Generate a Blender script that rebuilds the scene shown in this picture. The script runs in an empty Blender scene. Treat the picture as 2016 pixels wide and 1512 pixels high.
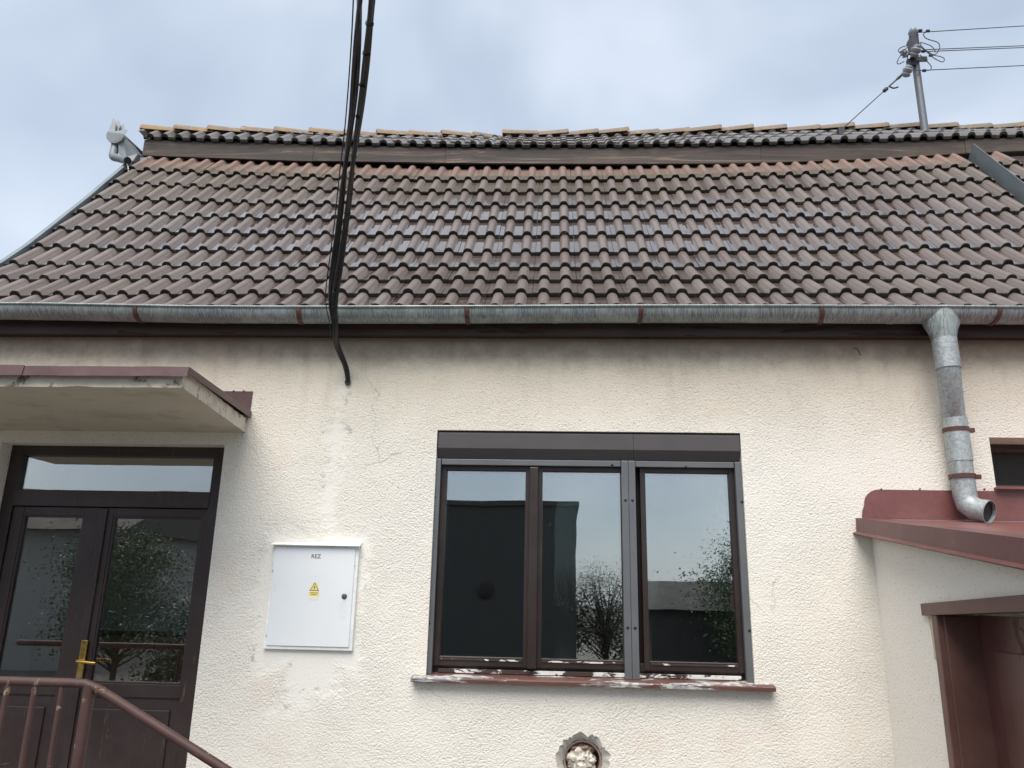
import bpy, bmesh, math, random
from mathutils import Vector, Matrix, noise
import numpy as np
random.seed(7)
SC = bpy.context.scene
COL = SC.collection
R = math.radians
# ------------------------------------------------------------------ camera
EYE = 1.95; WD = 4.62                       # eye height, distance camera to house wall (wall face is y = 0)
F, CX, CY = 1515.0, 1008.0, 756.0
RT = Vector((0.99861267, 0.04860644, 0.02025191)); UP = Vector((-0.00662465, -0.2655767, 0.96406697)); FW = Vector((-0.0522383, 0.96286366, 0.26488626))
CAM = Vector((0, -WD, EYE))
cd = bpy.data.cameras.new('camera'); cam = bpy.data.objects.new('camera', cd); COL.objects.link(cam)
cd.sensor_width = 36; cd.lens = 36 * F / 2016; cd.clip_start = .05; cd.clip_end = 2000
m3 = Matrix((RT, UP, -FW)).transposed()
cam.matrix_world = Matrix.Translation(CAM) @ m3.to_4x4()
SC.camera = cam
def at(px, py, D=None, x=None, h=None):      # pixel + known distance / plane -> world point
    v = RT * ((px - CX) / F) - UP * ((py - CY) / F) + FW
    t = D / v.y if D is not None else (x / v.x if x is not None else h / v.z)
    return CAM + v * t
# ------------------------------------------------------------------ world, sun, exposure
SUN_EL, SUN_AZ = 57.0, 194.0                 # compass style: 180 = behind the camera
w = bpy.data.worlds.new('World'); SC.world = w; w.use_nodes = True
wn = w.node_tree.nodes; wl = w.node_tree.links; wn.clear()
sky = wn.new('ShaderNodeTexSky'); sky.sky_type = 'NISHITA'; sky.sun_disc = False
sky.sun_elevation = R(SUN_EL); sky.sun_rotation = R(SUN_AZ)
tc = wn.new('ShaderNodeTexCoord'); mp = wn.new('ShaderNodeMapping'); mp.inputs['Scale'].default_value = (1.0, 1.0, 1.5)
mp.inputs['Location'].default_value = (2.6, 1.9, .9)
n1 = wn.new('ShaderNodeTexNoise'); n1.inputs['Scale'].default_value = 1.9; n1.inputs['Detail'].default_value = 4; n1.inputs['Roughness'].default_value = .5; n1.inputs['Distortion'].default_value = .25
cr = wn.new('ShaderNodeValToRGB')
cr.color_ramp.elements[0].position = .34; cr.color_ramp.elements[0].color = (1.68, 1.96, 2.40, 1)
cr.color_ramp.elements[1].position = .68; cr.color_ramp.elements[1].color = (3.35, 3.58, 3.95, 1)
e = cr.color_ramp.elements.new(.5); e.color = (2.34, 2.64, 3.06, 1)
mx = wn.new('ShaderNodeMix'); mx.data_type = 'RGBA'; mx.inputs['Factor'].default_value = .88
bg = wn.new('ShaderNodeBackground'); bg.inputs['Strength'].default_value = .1
wo = wn.new('ShaderNodeOutputWorld')
wl.new(tc.outputs['Generated'], mp.inputs['Vector']); wl.new(mp.outputs['Vector'], n1.inputs['Vector']); wl.new(n1.outputs['Fac'], cr.inputs['Fac'])
wl.new(sky.outputs['Color'], mx.inputs[6]); wl.new(cr.outputs['Color'], mx.inputs[7]); wl.new(mx.outputs[2], bg.inputs['Color']); wl.new(bg.outputs['Background'], wo.inputs['Surface'])
sd = bpy.data.lights.new('sun', 'SUN'); sun = bpy.data.objects.new('sun', sd); COL.objects.link(sun)
sd.energy = 1.5; sd.angle = R(46); sd.color = (1, .955, .885)
az, el = R(SUN_AZ), R(SUN_EL)
tosun = Vector((math.sin(az) * math.cos(el), math.cos(az) * math.cos(el), math.sin(el)))
sun.rotation_euler = (-tosun).to_track_quat('-Z', 'Y').to_euler(); sun.location = (0, -6, 12)
SC.view_settings.view_transform = 'Standard'; SC.view_settings.look = 'None'; SC.view_settings.exposure = 1.52; SC.view_settings.gamma = 1
SC.view_settings.use_curve_mapping = False
SC.render.engine = 'CYCLES'

# ------------------------------------------------------------------ material helpers
class NT:
    def __init__(s, name):
        s.m = bpy.data.materials.new(name); s.m.use_nodes = True; s.t = s.m.node_tree; s.t.nodes.clear()
        s.out = s.n('OutputMaterial')
    def n(s, typ, props=None, **ins):
        nd = s.t.nodes.new('ShaderNode' + typ)
        for k, v in (props or {}).items(): setattr(nd, k, v)
        for k, v in ins.items(): s.put(nd, k, v)
        return nd
    def put(s, nd, k, v):
        key = int(k[1:]) if k[0] == '_' and k[1:].isdigit() else k.replace('_', ' ')
        i = nd.inputs[key]
        if hasattr(v, 'default_value') or isinstance(v, bpy.types.NodeSocket): s.t.links.new(v, i)
        else:
            if hasattr(i.default_value, '__len__') and not hasattr(v, '__len__'): v = (v,) * len(i.default_value)
            if hasattr(i.default_value, '__len__') and len(i.default_value) == 4 and len(v) == 3: v = (*v, 1)
            i.default_value = v
    def pos(s): return s.n('NewGeometry').outputs['Position']
    def obj(s): return s.n('TexCoord').outputs['Object']
    def math(s, op, a, b=0.0, c=0.0, clamp=False):
        nd = s.n('Math', dict(operation=op, use_clamp=clamp), _0=a, _1=b)
        if op in ('MULTIPLY_ADD', 'SMOOTH_MIN', 'WRAP'): s.put(nd, '_2', c)
        return nd.outputs[0]
    def noise(s, vec, scale, detail=3, rough=.5, dist=0.0, stretch=None):
        if stretch: vec = s.n('Mapping', None, Vector=vec, Scale=stretch).outputs[0]
        return s.n('TexNoise', None, Vector=vec, Scale=scale, Detail=detail, Roughness=rough, Distortion=dist).outputs['Fac']
    def ramp(s, v, lo, hi, a=0.0, b=1.0):
        return s.n('MapRange', dict(interpolation_type='SMOOTHSTEP'), Value=v, From_Min=lo, From_Max=hi, To_Min=a, To_Max=b).outputs[0]
    def mix(s, f, a, b):
        return s.n('Mix', dict(data_type='RGBA'), _0=f, _6=a, _7=b).outputs[2]
    def mulc(s, c, v):
        return s.n('Mix', dict(data_type='RGBA', blend_type='MULTIPLY'), _0=1.0, _6=c, _7=v).outputs[2]
    def bump(s, h, strength=.5, dist=.01, normal=None):
        nd = s.n('Bump', None, Height=h, Strength=strength, Distance=dist)
        if normal: s.put(nd, 'Normal', normal)
        return nd.outputs[0]
    def bsdf(s, **k):
        b = s.n('BsdfPrincipled', None, **k); s.t.links.new(b.outputs[0], s.out.inputs['Surface']); return s.m
    def xyz(s, vec):
        o = s.n('SeparateXYZ', None, Vector=vec).outputs; return o[0], o[1], o[2]

def simple(name, col, rough=.6, metal=0, var=.12, scale=14, bump=0.0, bscale=120, dirt=None, stretch=None, spec=.5):
    t = NT(name); p = t.pos()
    f = t.noise(p, scale, 4, .6, 0, stretch)
    c = t.mix(f, tuple(x * (1 - var) for x in col), tuple(min(1, x * (1 + var)) for x in col))
    if dirt:
        d = t.ramp(t.noise(p, dirt[1], 5, .65), dirt[2], dirt[2] + .12); c = t.mix(d, c, dirt[0])
    k = dict(Base_Color=c, Roughness=t.ramp(f, .3, .7, rough - .08, rough + .08), Metallic=metal)
    k['Specular_IOR_Level'] = spec
    if bump: k['Normal'] = t.bump(t.noise(p, bscale, 3, .6, 0, stretch), bump, .004)
    return t.bsdf(**k)

def peeling(name, paint, under, amount, scale, rough=.5, grain=None, under2=None):
    t = NT(name); p = t.pos()
    g = t.noise(p, 30, 4, .6, 0, grain) if grain else t.noise(p, 30, 4, .6)
    a = t.noise(p, scale, 6, .7, .4, grain)
    m = t.ramp(a, amount, amount + .03)
    c = t.mix(g, tuple(x * .75 for x in paint), tuple(x * 1.25 for x in paint))
    fade = t.ramp(t.noise(p, 2.6, 5, .65), .38, .72, 0, .5); c = t.mix(fade, c, tuple(min(1, x * 1.5 + .02) for x in paint))
    u = under
    if under2: u = t.mix(t.ramp(t.noise(p, scale * 2.3, 4, .6), .45, .55), under, under2)
    c = t.mix(m, c, u)
    h = t.math('SUBTRACT', t.math('MULTIPLY', g, .35), m)
    return t.bsdf(Base_Color=c, Roughness=t.math('ADD', rough, t.math('MULTIPLY', m, .3)), Normal=t.bump(h, .5, .003))

# ------------------------------------------------------------------ materials
def m_stucco():
    t = NT('stucco'); p = t.pos(); x, y, z = t.xyz(p)
    wob = t.math('MULTIPLY', t.math('SUBTRACT', t.noise(p, 3.4, 6, .72), .5), .42)
    def box(cx, cz, hw, hh):
        ax = t.math('SUBTRACT', t.math('ABSOLUTE', t.math('SUBTRACT', x, cx)), hw)
        az = t.math('SUBTRACT', t.math('ABSOLUTE', t.math('SUBTRACT', z, cz)), hh)
        return t.math('ADD', t.math('MAXIMUM', ax, az), wob)
    d = t.math('MINIMUM', box(-1.40, EYE - .03, .33, .40), box(-1.33, EYE + .85, .045, .60))
    d = t.math('MINIMUM', d, box(-1.36, EYE - .42, .18, .22))
    d = t.math('MINIMUM', d, box(.2, EYE - .92, .13, .12))
    smooth = t.math('MULTIPLY', t.ramp(d, -.07, .045, 1, 0), .95)
    rim = t.math('MULTIPLY', t.ramp(t.math('ABSOLUTE', d), 0, .03, 1, 0), t.ramp(t.noise(p, 9, 5, .7), .57, .63))
    scar = t.math('MULTIPLY', smooth, t.ramp(t.noise(p, 11, 5, .7, .6), .63, .67))
    scar = t.math('MAXIMUM', rim, scar)
    big = t.noise(p, .9, 4, .6); mid = t.noise(p, 6, 4, .6)
    c = t.mix(big, (.80, .745, .655), (.82, .785, .715))
    c = t.mix(t.math('MULTIPLY', mid, .4), c, (.85, .81, .74))
    c = t.mix(smooth, c, (.81, .78, .72))
    # pits with dust in them, more of them high up where rain never washes the wall
    up = t.ramp(z, EYE - .4, EYE + 1.6, .0, 1)
    sp = t.noise(p, 75, 2, .5); th = t.ramp(up, 0, 1, .665, .63)
    speck = t.ramp(t.math('SUBTRACT', sp, th), 0, .04)
    c = t.mix(t.math('MULTIPLY', speck, t.math('SUBTRACT', .5, t.math('MULTIPLY', smooth, .42))), c, (.20, .16, .12))
    c = t.mix(t.math('MULTIPLY', t.ramp(t.math('ADD', z, t.math('MULTIPLY', mid, .5)), EYE + .9, EYE + 1.9), .6), c, (.70, .585, .40))  # tan weathering plus painted warm bounce light, stronger towards the wall top
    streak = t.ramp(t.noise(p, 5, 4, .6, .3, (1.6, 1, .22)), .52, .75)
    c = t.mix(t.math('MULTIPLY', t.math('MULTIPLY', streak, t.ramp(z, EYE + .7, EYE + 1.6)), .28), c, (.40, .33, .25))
    top_band = t.ramp(t.math('ADD', z, t.math('MULTIPLY', t.noise(p, 9, 5, .7), .22)), EYE + 1.42, EYE + 1.68)
    c = t.mix(t.math('MULTIPLY', top_band, .75), c, (.17, .135, .10))  # dark brown band along the wall top, uneven lower edge
    pink = t.ramp(t.noise(p, 2.2, 3, .5, 0), .58, .7); c = t.mix(t.math('MULTIPLY', pink, .22), c, (.78, .60, .48))
    c = t.mix(t.math('MULTIPLY', scar, .8), c, (.45, .43, .40))
    r1 = t.noise(p, 78, 5, .7, 0, (.9, 1, 1.0)); r2 = t.noise(p, 20, 3, .6)
    vo = t.n('TexVoronoi', dict(feature='SMOOTH_F1'), Vector=p, Scale=105.0, Smoothness=.4, Randomness=1.0).outputs['Distance']
    r3 = t.math('SUBTRACT', 1.0, vo)
    ck = t.n('TexVoronoi', dict(feature='DISTANCE_TO_EDGE'), Vector=t.n('Mapping', None, Vector=t.n('VectorMath', dict(operation='ADD'), _0=p, _1=t.n('VectorMath', dict(operation='SCALE'), _0=t.n('TexNoise', None, Vector=p, Scale=5.0, Detail=5.0).outputs['Color'], Scale=.25).outputs[0]).outputs[0], Scale=(1.1, .01, .55)).outputs[0], Scale=1.0).outputs['Distance']
    crack = t.math('MULTIPLY', t.ramp(ck, 0, .0035, 1, 0), t.ramp(t.noise(p, 1.3, 3, .6), .52, .6))
    c = t.mix(t.math('MULTIPLY', crack, .5), c, (.25, .21, .17))
    ampl = t.ramp(t.noise(p, 1.7, 3, .55), .35, .65, .62, 1.1)
    h = t.math('ADD', t.math('MULTIPLY', r1, 1.0), t.math('ADD', t.math('MULTIPLY', r2, .35), t.math('MULTIPLY', r3, .38)))
    h = t.math('MULTIPLY', t.math('MULTIPLY', h, ampl), t.math('SUBTRACT', 1, t.math('MULTIPLY', smooth, .82)))
    return t.bsdf(Base_Color=c, Roughness=.9, Specular_IOR_Level=.2, Normal=t.bump(h, .85, .0105))
M = {}
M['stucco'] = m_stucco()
def m_annexwall():
    t = NT('annex_plaster'); p = t.pos()
    c = t.mix(t.noise(p, 1.5, 4, .6), (.84, .78, .70), (.87, .83, .77))
    c = t.mix(t.math('MULTIPLY', t.ramp(t.noise(p, 80, 2, .5), .64, .7), .55), c, (.24, .20, .16))
    z = t.xyz(p)[2]
    h = t.math('ADD', t.noise(p, 72, 6, .72), t.math('MULTIPLY', t.noise(p, 120, 3, .6), .4))
    return t.bsdf(Base_Color=c, Roughness=.9, Specular_IOR_Level=.2, Normal=t.bump(h, .8, .010))
M['annex'] = m_annexwall()
def m_tile(name, base, dark, pinkc, mossc):
    # obj.color: r = pinkness (rain-sheltered clean clay), g = moss, b = wetness of the channels
    t = NT(name); o = t.obj(); oi = t.n('ObjectInfo'); p = t.pos()
    cs = t.n('SeparateColor', None, Color=oi.outputs['Color']).outputs
    x, y, z = t.xyz(o)
    ph = t.math('ABSOLUTE', t.math('SUBTRACT', t.math('FRACT', t.math('DIVIDE', x, .15)), .5))   # 0 on the roll crest, .5 mid channel
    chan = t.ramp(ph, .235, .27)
    n_ = t.noise(p, 14, 5, .65); fine = t.noise(p, 90, 3, .6)
    rnd = oi.outputs['Random']
    c = t.mix(n_, tuple(v * .78 for v in base), tuple(v * 1.2 for v in base))
    c = t.mix(t.math('MULTIPLY', rnd, .85), c, tuple(v * q for v, q in zip(base, (.72, .66, .64))))
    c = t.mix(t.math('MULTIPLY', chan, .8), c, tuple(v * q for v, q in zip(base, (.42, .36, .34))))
    pinkm = t.math('MULTIPLY', cs[0], t.ramp(t.math('ADD', t.math('ADD', y, t.math('MULTIPLY', n_, .10)), t.math('MULTIPLY', chan, -.02)), .15, .2))
    c = t.mix(pinkm, c, pinkc)
    moss = t.math('MULTIPLY', t.ramp(t.math('ADD', t.noise(p, 22, 6, .75), t.math('MULTIPLY', chan, .06)), .52, .62), cs[1])
    c = t.mix(t.math('MULTIPLY', moss, .75), c, t.mix(fine, mossc, tuple(v * .5 for v in mossc)))
    # near-black band with a ragged edge on the nose of every tile
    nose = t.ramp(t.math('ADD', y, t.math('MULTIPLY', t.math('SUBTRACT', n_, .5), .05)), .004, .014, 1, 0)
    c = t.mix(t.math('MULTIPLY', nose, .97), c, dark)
    deb = t.math('MULTIPLY', t.math('MULTIPLY', chan, t.ramp(t.noise(p, 60, 4, .7), .5, .62)), t.math('SUBTRACT', 1, cs[2]))
    c = t.mix(t.math('MULTIPLY', deb, .7), c, (.055, .045, .03))
    wet = t.math('MULTIPLY', t.math('MAXIMUM', chan, .28), t.math('MULTIPLY', cs[2], t.ramp(t.noise(p, 9, 3, .5), .3, .5, .75, 1)))
    rough = t.math('SUBTRACT', .6, t.math('MULTIPLY', wet, .47))
    rough = t.math('ADD', t.math('ADD', rough, t.math('MULTIPLY', deb, .15)), t.math('MULTIPLY', nose, .3), clamp=True)
    h = t.math('ADD', t.math('MULTIPLY', fine, t.math('SUBTRACT', 1, t.math('MULTIPLY', wet, .93))), t.math('MULTIPLY', deb, 1.5))
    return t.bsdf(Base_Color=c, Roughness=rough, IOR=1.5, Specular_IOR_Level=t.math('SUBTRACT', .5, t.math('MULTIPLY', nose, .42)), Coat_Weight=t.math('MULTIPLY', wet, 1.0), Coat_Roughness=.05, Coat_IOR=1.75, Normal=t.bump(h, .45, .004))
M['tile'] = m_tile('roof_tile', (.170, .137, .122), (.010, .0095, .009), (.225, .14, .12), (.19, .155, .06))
M['uptile'] = m_tile('upper_roof_tile', (.17, .155, .145), (.03, .028, .026), (.35, .16, .10), (.16, .14, .05))
def m_ridge():
    t = NT('ridge_tile'); p = t.pos(); oi = t.n('ObjectInfo'); x = t.xyz(p)[0]
    n_ = t.noise(p, 12, 5, .65)
    c = t.mix(n_, (.13, .10, .082), (.25, .195, .155))
    li = t.ramp(t.noise(p, 9, 6, .75), .42, .58)
    left = t.ramp(x, -3.6, 1.5, 1, .4)
    c = t.mix(t.math('MULTIPLY', li, left), c, t.mix(t.noise(p, 30, 4, .7), (.36, .225, .075), (.24, .15, .085)))
    c = t.mix(t.ramp(t.noise(p, 17, 6, .7), .57, .64, 0, .6), c, (.30, .31, .27))
    return t.bsdf(Base_Color=c, Roughness=.75, Normal=t.bump(t.noise(p, 60, 5, .7), .6, .008))
M['ridge'] = m_ridge()
def m_zinc(name, vertical=True, base=(.34, .38, .375), lo=(.15, .17, .165)):
    t = NT(name); p = t.pos()
    st = t.noise(p, 1.0, 5, .7, 0, (210, 26, 16) if vertical else (60, 60, 60))
    bl = t.noise(p, 7, 4, .6)
    c = t.mix(t.ramp(st, .40, .60), lo, base)
    c = t.mix(t.math('MULTIPLY', t.ramp(bl, .45, .7), .45), c, (.50, .54, .53))
    return t.bsdf(Base_Color=c, Roughness=t.ramp(st, .3, .7, .42, .62), Metallic=.35, Normal=t.bump(st, .15, .003))
M['zinc'] = m_zinc('zinc_gutter'); M['zincpipe'] = m_zinc('zinc_pipe', False, (.40, .43, .435), (.27, .295, .30)); M['tin'] = simple('galvanised_sheet', (.18, .20, .21), .5, .25, .2, 9)
M['slate_tin'] = simple('flashing_grey', (.20, .235, .25), .5, .35, .15, 12, .1)
M['rust'] = peeling('bracket_red_paint', (.085, .030, .024), (.06, .03, .02), .6, 26, .5)
M['fascia'] = peeling('fascia_brown_paint', (.035, .018, .015), (.03, .018, .015), .55, 12, .55, (.15, 1, 1))
def m_board():
    t = NT('weathered_board'); p = t.pos()
    g = t.noise(p, 7, 6, .65, 1.2, (.12, 1, 2.2)); b = t.noise(p, 1.6, 4, .6, 0, (.7, 1, 1.5))
    c = t.mix(t.ramp(g, .35, .65), (.025, .017, .013), (.075, .05, .04))
    c = t.mix(t.ramp(b, .52, .68, 0, .55), c, (.12, .09, .065))
    c = t.mix(t.math('MULTIPLY', t.ramp(g, .60, .64), .5), c, (.25, .19, .14))
    return t.bsdf(Base_Color=c, Roughness=.65, Normal=t.bump(g, .4, .006))
M['board'] = m_board()
M['alu'] = simple('grey_aluminium', (.135, .14, .146), .42, .25, .08, 5, .04, 200)
M['alubox'] = simple('taupe_shutter_metal', (.078, .068, .070), .45, .1, .07, 6, .03, 150)
M['wood'] = peeling('dark_brown_window_wood', (.022, .012, .010), (.45, .42, .38), .78, 30, .42, (1, 1, .2))
M['sill'] = peeling('peeling_sill_paint', (.105, .045, .036), (.50, .48, .45), .52, 9, .5, (.35, 1, 2.5), (.27, .27, .29))
M['putty'] = peeling('flaking_white_putty', (.62, .60, .56), (.05, .03, .025), .46, 16, .6, (.5, 1, 1))
def m_glass(name, fac, tint, rough=0.0, wav=.12):
    t = NT(name); p = t.pos()
    nrm = t.bump(t.noise(p, 2.2, 2, .4), wav, .02)
    g = t.n('BsdfGlossy', None, Color=(.99, .98, .95), Roughness=rough, Normal=nrm); tr = t.n('BsdfTransparent', None, Color=tint)
    sm = t.n('LayerWeight', None, Blend=.35)
    dust = t.ramp(t.noise(p, 55, 3, .6), .705, .73, 0, .35)
    f = t.math('ADD', fac, t.math('MULTIPLY', sm.outputs['Fresnel'], .5), clamp=True)
    m = t.n('MixShader', None, _0=f, _1=tr.outputs[0], _2=g.outputs[0])
    df = t.n('BsdfDiffuse', None, Color=(.5, .5, .5))
    m2 = t.n('MixShader', None, _0=t.math('MULTIPLY', dust, .25), _1=m.outputs[0], _2=df.outputs[0])
    t.t.links.new(m2.outputs[0], t.out.inputs['Surface']); return t.m
M['glass'] = m_glass('window_glass', .32, (.80, .86, .86), 0, .03); M['glass_in'] = m_glass('inner_window_glass', .13, (.75, .80, .80), 0, .03)
M['doorglass'] = m_glass('door_glass', .24, (.93, .95, .95), 0, .03)
M['doorwood'] = peeling('dark_brown_door_wood', (.026, .014, .0125), (.10, .065, .045), .63, 13, .45, (2.2, 1, .22))
M['enamel'] = simple('white_enamel', (.76, .785, .80), .35, 0, .03, 6, 0, 120, ((.66, .65, .62), 4, .62))
M['enamel_rust'] = peeling('white_enamel_rusting', (.74, .74, .72), (.42, .22, .09), .66, 18, .4)
M['print'] = simple('black_print', (.075, .075, .08), .6); M['yellow'] = simple('yellow_sticker', (.80, .66, .16), .5, 0, .04); M['pale'] = simple('pale_sticker', (.78, .75, .60), .5, 0, .03)
M['black'] = simple('black_rubber', (.012, .012, .013), .38, 0, .3, 60, .3, 200, ((.12, .12, .12), 140, .66)); M['blackflat'] = simple('black_plastic', (.01, .01, .01), .5)
M['redtin'] = peeling('red_brown_tin_roof', (.165, .062, .056), (.30, .23, .21), .68, 6, .40, None, (.10, .05, .045))
M['redtin_dark'] = peeling('dark_red_tin', (.085, .040, .038), (.15, .10, .09), .68, 8, .45)
M['redtin_verge'] = peeling('verge_red_tin', (.115, .046, .043), (.20, .13, .12), .66, 5, .42)
M['frame_red'] = peeling('brown_door_frame_paint', (.11, .052, .043), (.17, .12, .09), .68, 12, .5, (1, 1, .3))
M['door_red'] = peeling('red_brown_door_paint', (.085, .036, .030), (.08, .03, .025), .66, 5, .35, (1, 1, .3))
M['concrete'] = simple('canopy_plaster', (.50, .44, .35), .9, 0, .14, 5, .35, 45, ((.41, .36, .285), 3.5, .52))
M['edgeconc'] = simple('crumbling_slab_edge', (.62, .56, .47), .9, 0, .2, 14, .9, 40, ((.16, .135, .10), 9, .54))
M['bareplaster'] = simple('bare_beige_plaster', (.48, .40, .28), .95, 0, .25, 30, .5, 60)
M['mortar'] = simple('grey_mortar', (.47, .44, .40), .95, 0, .2, 20, .7, 60); M['flue'] = simple('flue_brown', (.27, .19, .145), .6, 0, .3, 20, .3)
M['plastic'] = simple('white_plastic_bag', (.58, .54, .47), .5, 0, .05, 30)
M['porcelain'] = simple('porcelain', (.24, .255, .28), .25, 0, .05); M['steel'] = simple('grey_steel', (.15, .16, .175), .5, .4, .15, 15); M['dsteel'] = simple('dark_steel', (.045, .047, .055), .55, .3, .2, 20)
M['brass'] = simple('brass', (.55, .36, .10), .28, .95, .1, 30)
M['railpaint'] = peeling('chipped_railing_paint', (.058, .026, .022), (.26, .20, .16), .615, 15, .62, None, (.10, .05, .03))
M['inwhite'] = simple('interior_white', (.42, .42, .41), .8, 0, .04); M['indark'] = simple('interior_dark', (.05, .048, .046), .9)
M['wainscot'] = simple('wainscot_wood', (.30, .14, .06), .5, 0, .3, 8, .2, 40, None, (3, 3, .3))
M['bark'] = simple('bark', (.07, .055, .04), .9, 0, .3, 12, .5, 30)
def m_leaf(name, a, b):
    t = NT(name); p = t.pos(); c = t.mix(t.noise(p, 9, 4, .7), a, b)
    return t.bsdf(Base_Color=c, Roughness=.5, Specular_IOR_Level=.35)
M['leaf'] = m_leaf('leaf_green', (.022, .045, .012), (.065, .11, .03)); M['leaf2'] = m_leaf('fir_green', (.018, .038, .022), (.04, .075, .035)); M['twig'] = m_leaf('twig_brown', (.04, .035, .02), (.075, .07, .03))
M['ground'] = simple('yard_ground', (.11, .105, .095), .75, 0, .25, 2.5, .5, 60, ((.10, .12, .05), 1.3, .58)); M['step'] = simple('step_concrete', (.15, .145, .135), .7, 0, .2, 7, .4, 50)
M['shed'] = simple('dark_shed_wall', (.055, .055, .055), .85, 0, .2, 3, .3, 20); M['houserender'] = simple('grey_house_render', (.26, .26, .25), .9, 0, .08, 2); M['roofred'] = simple('far_roof', (.05, .04, .036), .8, 0, .2, 4)
M['water'] = (lambda t: t.bsdf(Base_Color=(.9, .95, 1), Roughness=.05, Transmission_Weight=.9, IOR=1.33))(NT('running_water'))

# ------------------------------------------------------------------ mesh helpers
def obj(name, verts, faces, mat, parent=None, smooth=False, kind=None):
    me = bpy.data.meshes.new(name); me.from_pydata([tuple(v) for v in verts], [], faces); me.update()
    if smooth: me.polygons.foreach_set('use_smooth', [True] * len(me.polygons))
    return link(name, me, mat, parent, kind)
def link(name, me, mat, parent=None, kind=None):
    if mat is not None and not me.materials: me.materials.append(M[mat] if isinstance(mat, str) else mat)
    o = bpy.data.objects.new(name, me); COL.objects.link(o)
    if parent is not None: setpar(o, parent)
    if kind: o['kind'] = kind
    return o
def setpar(o, p):
    o.parent = p; o.matrix_parent_inverse = WM(p).inverted()
WMS = {}
def WM(p): return WMS.get(p.name, Matrix.Identity(4))
def thing(name, label, cat, loc=(0, 0, 0), group=None):
    o = bpy.data.objects.new(name, None); COL.objects.link(o); o.location = loc; o.empty_display_size = .2
    WMS[o.name] = Matrix.Translation(loc); return tag(o, label, cat, group)
def tag(o, label, cat, group=None):
    o['label'] = label; o['category'] = cat
    if group: o['group'] = group
    return o
class G:                                     # geometry collector
    def __init__(s): s.v = []; s.f = []
    def add(s, v, f):
        b = len(s.v); s.v += [Vector(q) for q in v]; s.f += [tuple(i + b for i in q) for q in f]; return s
    def box(s, x0, x1, y0, y1, z0, z1):
        return s.add([(x0, y0, z0), (x1, y0, z0), (x1, y1, z0), (x0, y1, z0), (x0, y0, z1), (x1, y0, z1), (x1, y1, z1), (x0, y1, z1)],
                     [(0, 3, 2, 1), (4, 5, 6, 7), (0, 1, 5, 4), (1, 2, 6, 5), (2, 3, 7, 6), (3, 0, 4, 7)])
    def prism(s, poly, d):                   # polygon (list of 3D) extruded along vector d
        n = len(poly); a = [Vector(p) for p in poly]; d = Vector(d)
        return s.add(a + [p + d for p in a], [tuple(range(n))[::-1], tuple(range(n, 2 * n))] + [(i, (i + 1) % n, n + (i + 1) % n, n + i) for i in range(n)])
    def tube(s, pts, r, seg=10, cap=True):
        pts = [Vector(p) for p in pts]; rs = r if hasattr(r, '__len__') else [r] * len(pts); prev = None; V = []; Fc = []
        for i, p in enumerate(pts):
            d = (pts[min(i + 1, len(pts) - 1)] - pts[max(i - 1, 0)]).normalized()
            if prev is None: a = d.orthogonal().normalized()
            else: a = (prev - d * prev.dot(d)).normalized()
            prev = a; b = d.cross(a)
            for k in range(seg):
                t = 2 * math.pi * k / seg; V.append(p + (a * math.cos(t) + b * math.sin(t)) * rs[i])
        for i in range(len(pts) - 1):
            for k in range(seg): Fc.append((i * seg + k, i * seg + (k + 1) % seg, (i + 1) * seg + (k + 1) % seg, (i + 1) * seg + k))
        if cap: Fc += [tuple(range(seg))[::-1], tuple(range((len(pts) - 1) * seg, len(pts) * seg))]
        return s.add(V, Fc)
    def lathe(s, c, axis, prof, seg=16):     # profile of (along, radius)
        return s.tube([Vector(c) + Vector(axis).normalized() * a for a, _ in prof], [q for _, q in prof], seg)
    def build(s, name, mat, parent=None, smooth=False, bevel=0, kind=None):
        me = bpy.data.meshes.new(name); me.from_pydata([tuple(v) for v in s.v], [], s.f); me.update()
        bm = bmesh.new(); bm.from_mesh(me)
        bmesh.ops.recalc_face_normals(bm, faces=bm.faces)
        if bevel: bmesh.ops.bevel(bm, geom=list(bm.edges), offset=bevel, segments=2, profile=.6, affect='EDGES', clamp_overlap=True)
        bm.to_mesh(me); bm.free()
        if smooth:
            me.polygons.foreach_set('use_smooth', [True] * len(me.polygons))
            try: me.set_sharp_from_angle(angle=R(45))
            except Exception: pass
        return link(name, me, mat, parent, kind)
def bx(name, x0, x1, y0, y1, z0, z1, mat, parent, bevel=.003): return G().box(x0, x1, y0, y1, z0, z1).build(name, mat, parent, False, bevel)
def tb(name, pts, r, mat, parent, seg=10): return G().tube(pts, r, seg).build(name, mat, parent, True)
def interp(tab, x):
    return float(np.interp(x, [a for a, _ in tab], [b for _, b in tab]))
def spline(pts, n=8):                         # Catmull-Rom through points
    P = [Vector(p) for p in pts]; P = [2 * P[0] - P[1]] + P + [2 * P[-1] - P[-2]]; o = []
    for i in range(1, len(P) - 2):
        for k in range(n):
            t = k / n; a, b, c, d = P[i - 1], P[i], P[i + 1], P[i + 2]
            o.append(.5 * ((2 * b) + (c - a) * t + (2 * a - 5 * b + 4 * c - d) * t * t + (3 * b - a - 3 * c + d) * t ** 3))
    return o + [P[-2]]

# ------------------------------------------------------------------ ground
g = obj('ground', [(-150, -150, 0), (150, -150, 0), (150, 150, 0), (-150, 150, 0)], [(0, 1, 2, 3)], 'ground', kind='structure')

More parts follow.
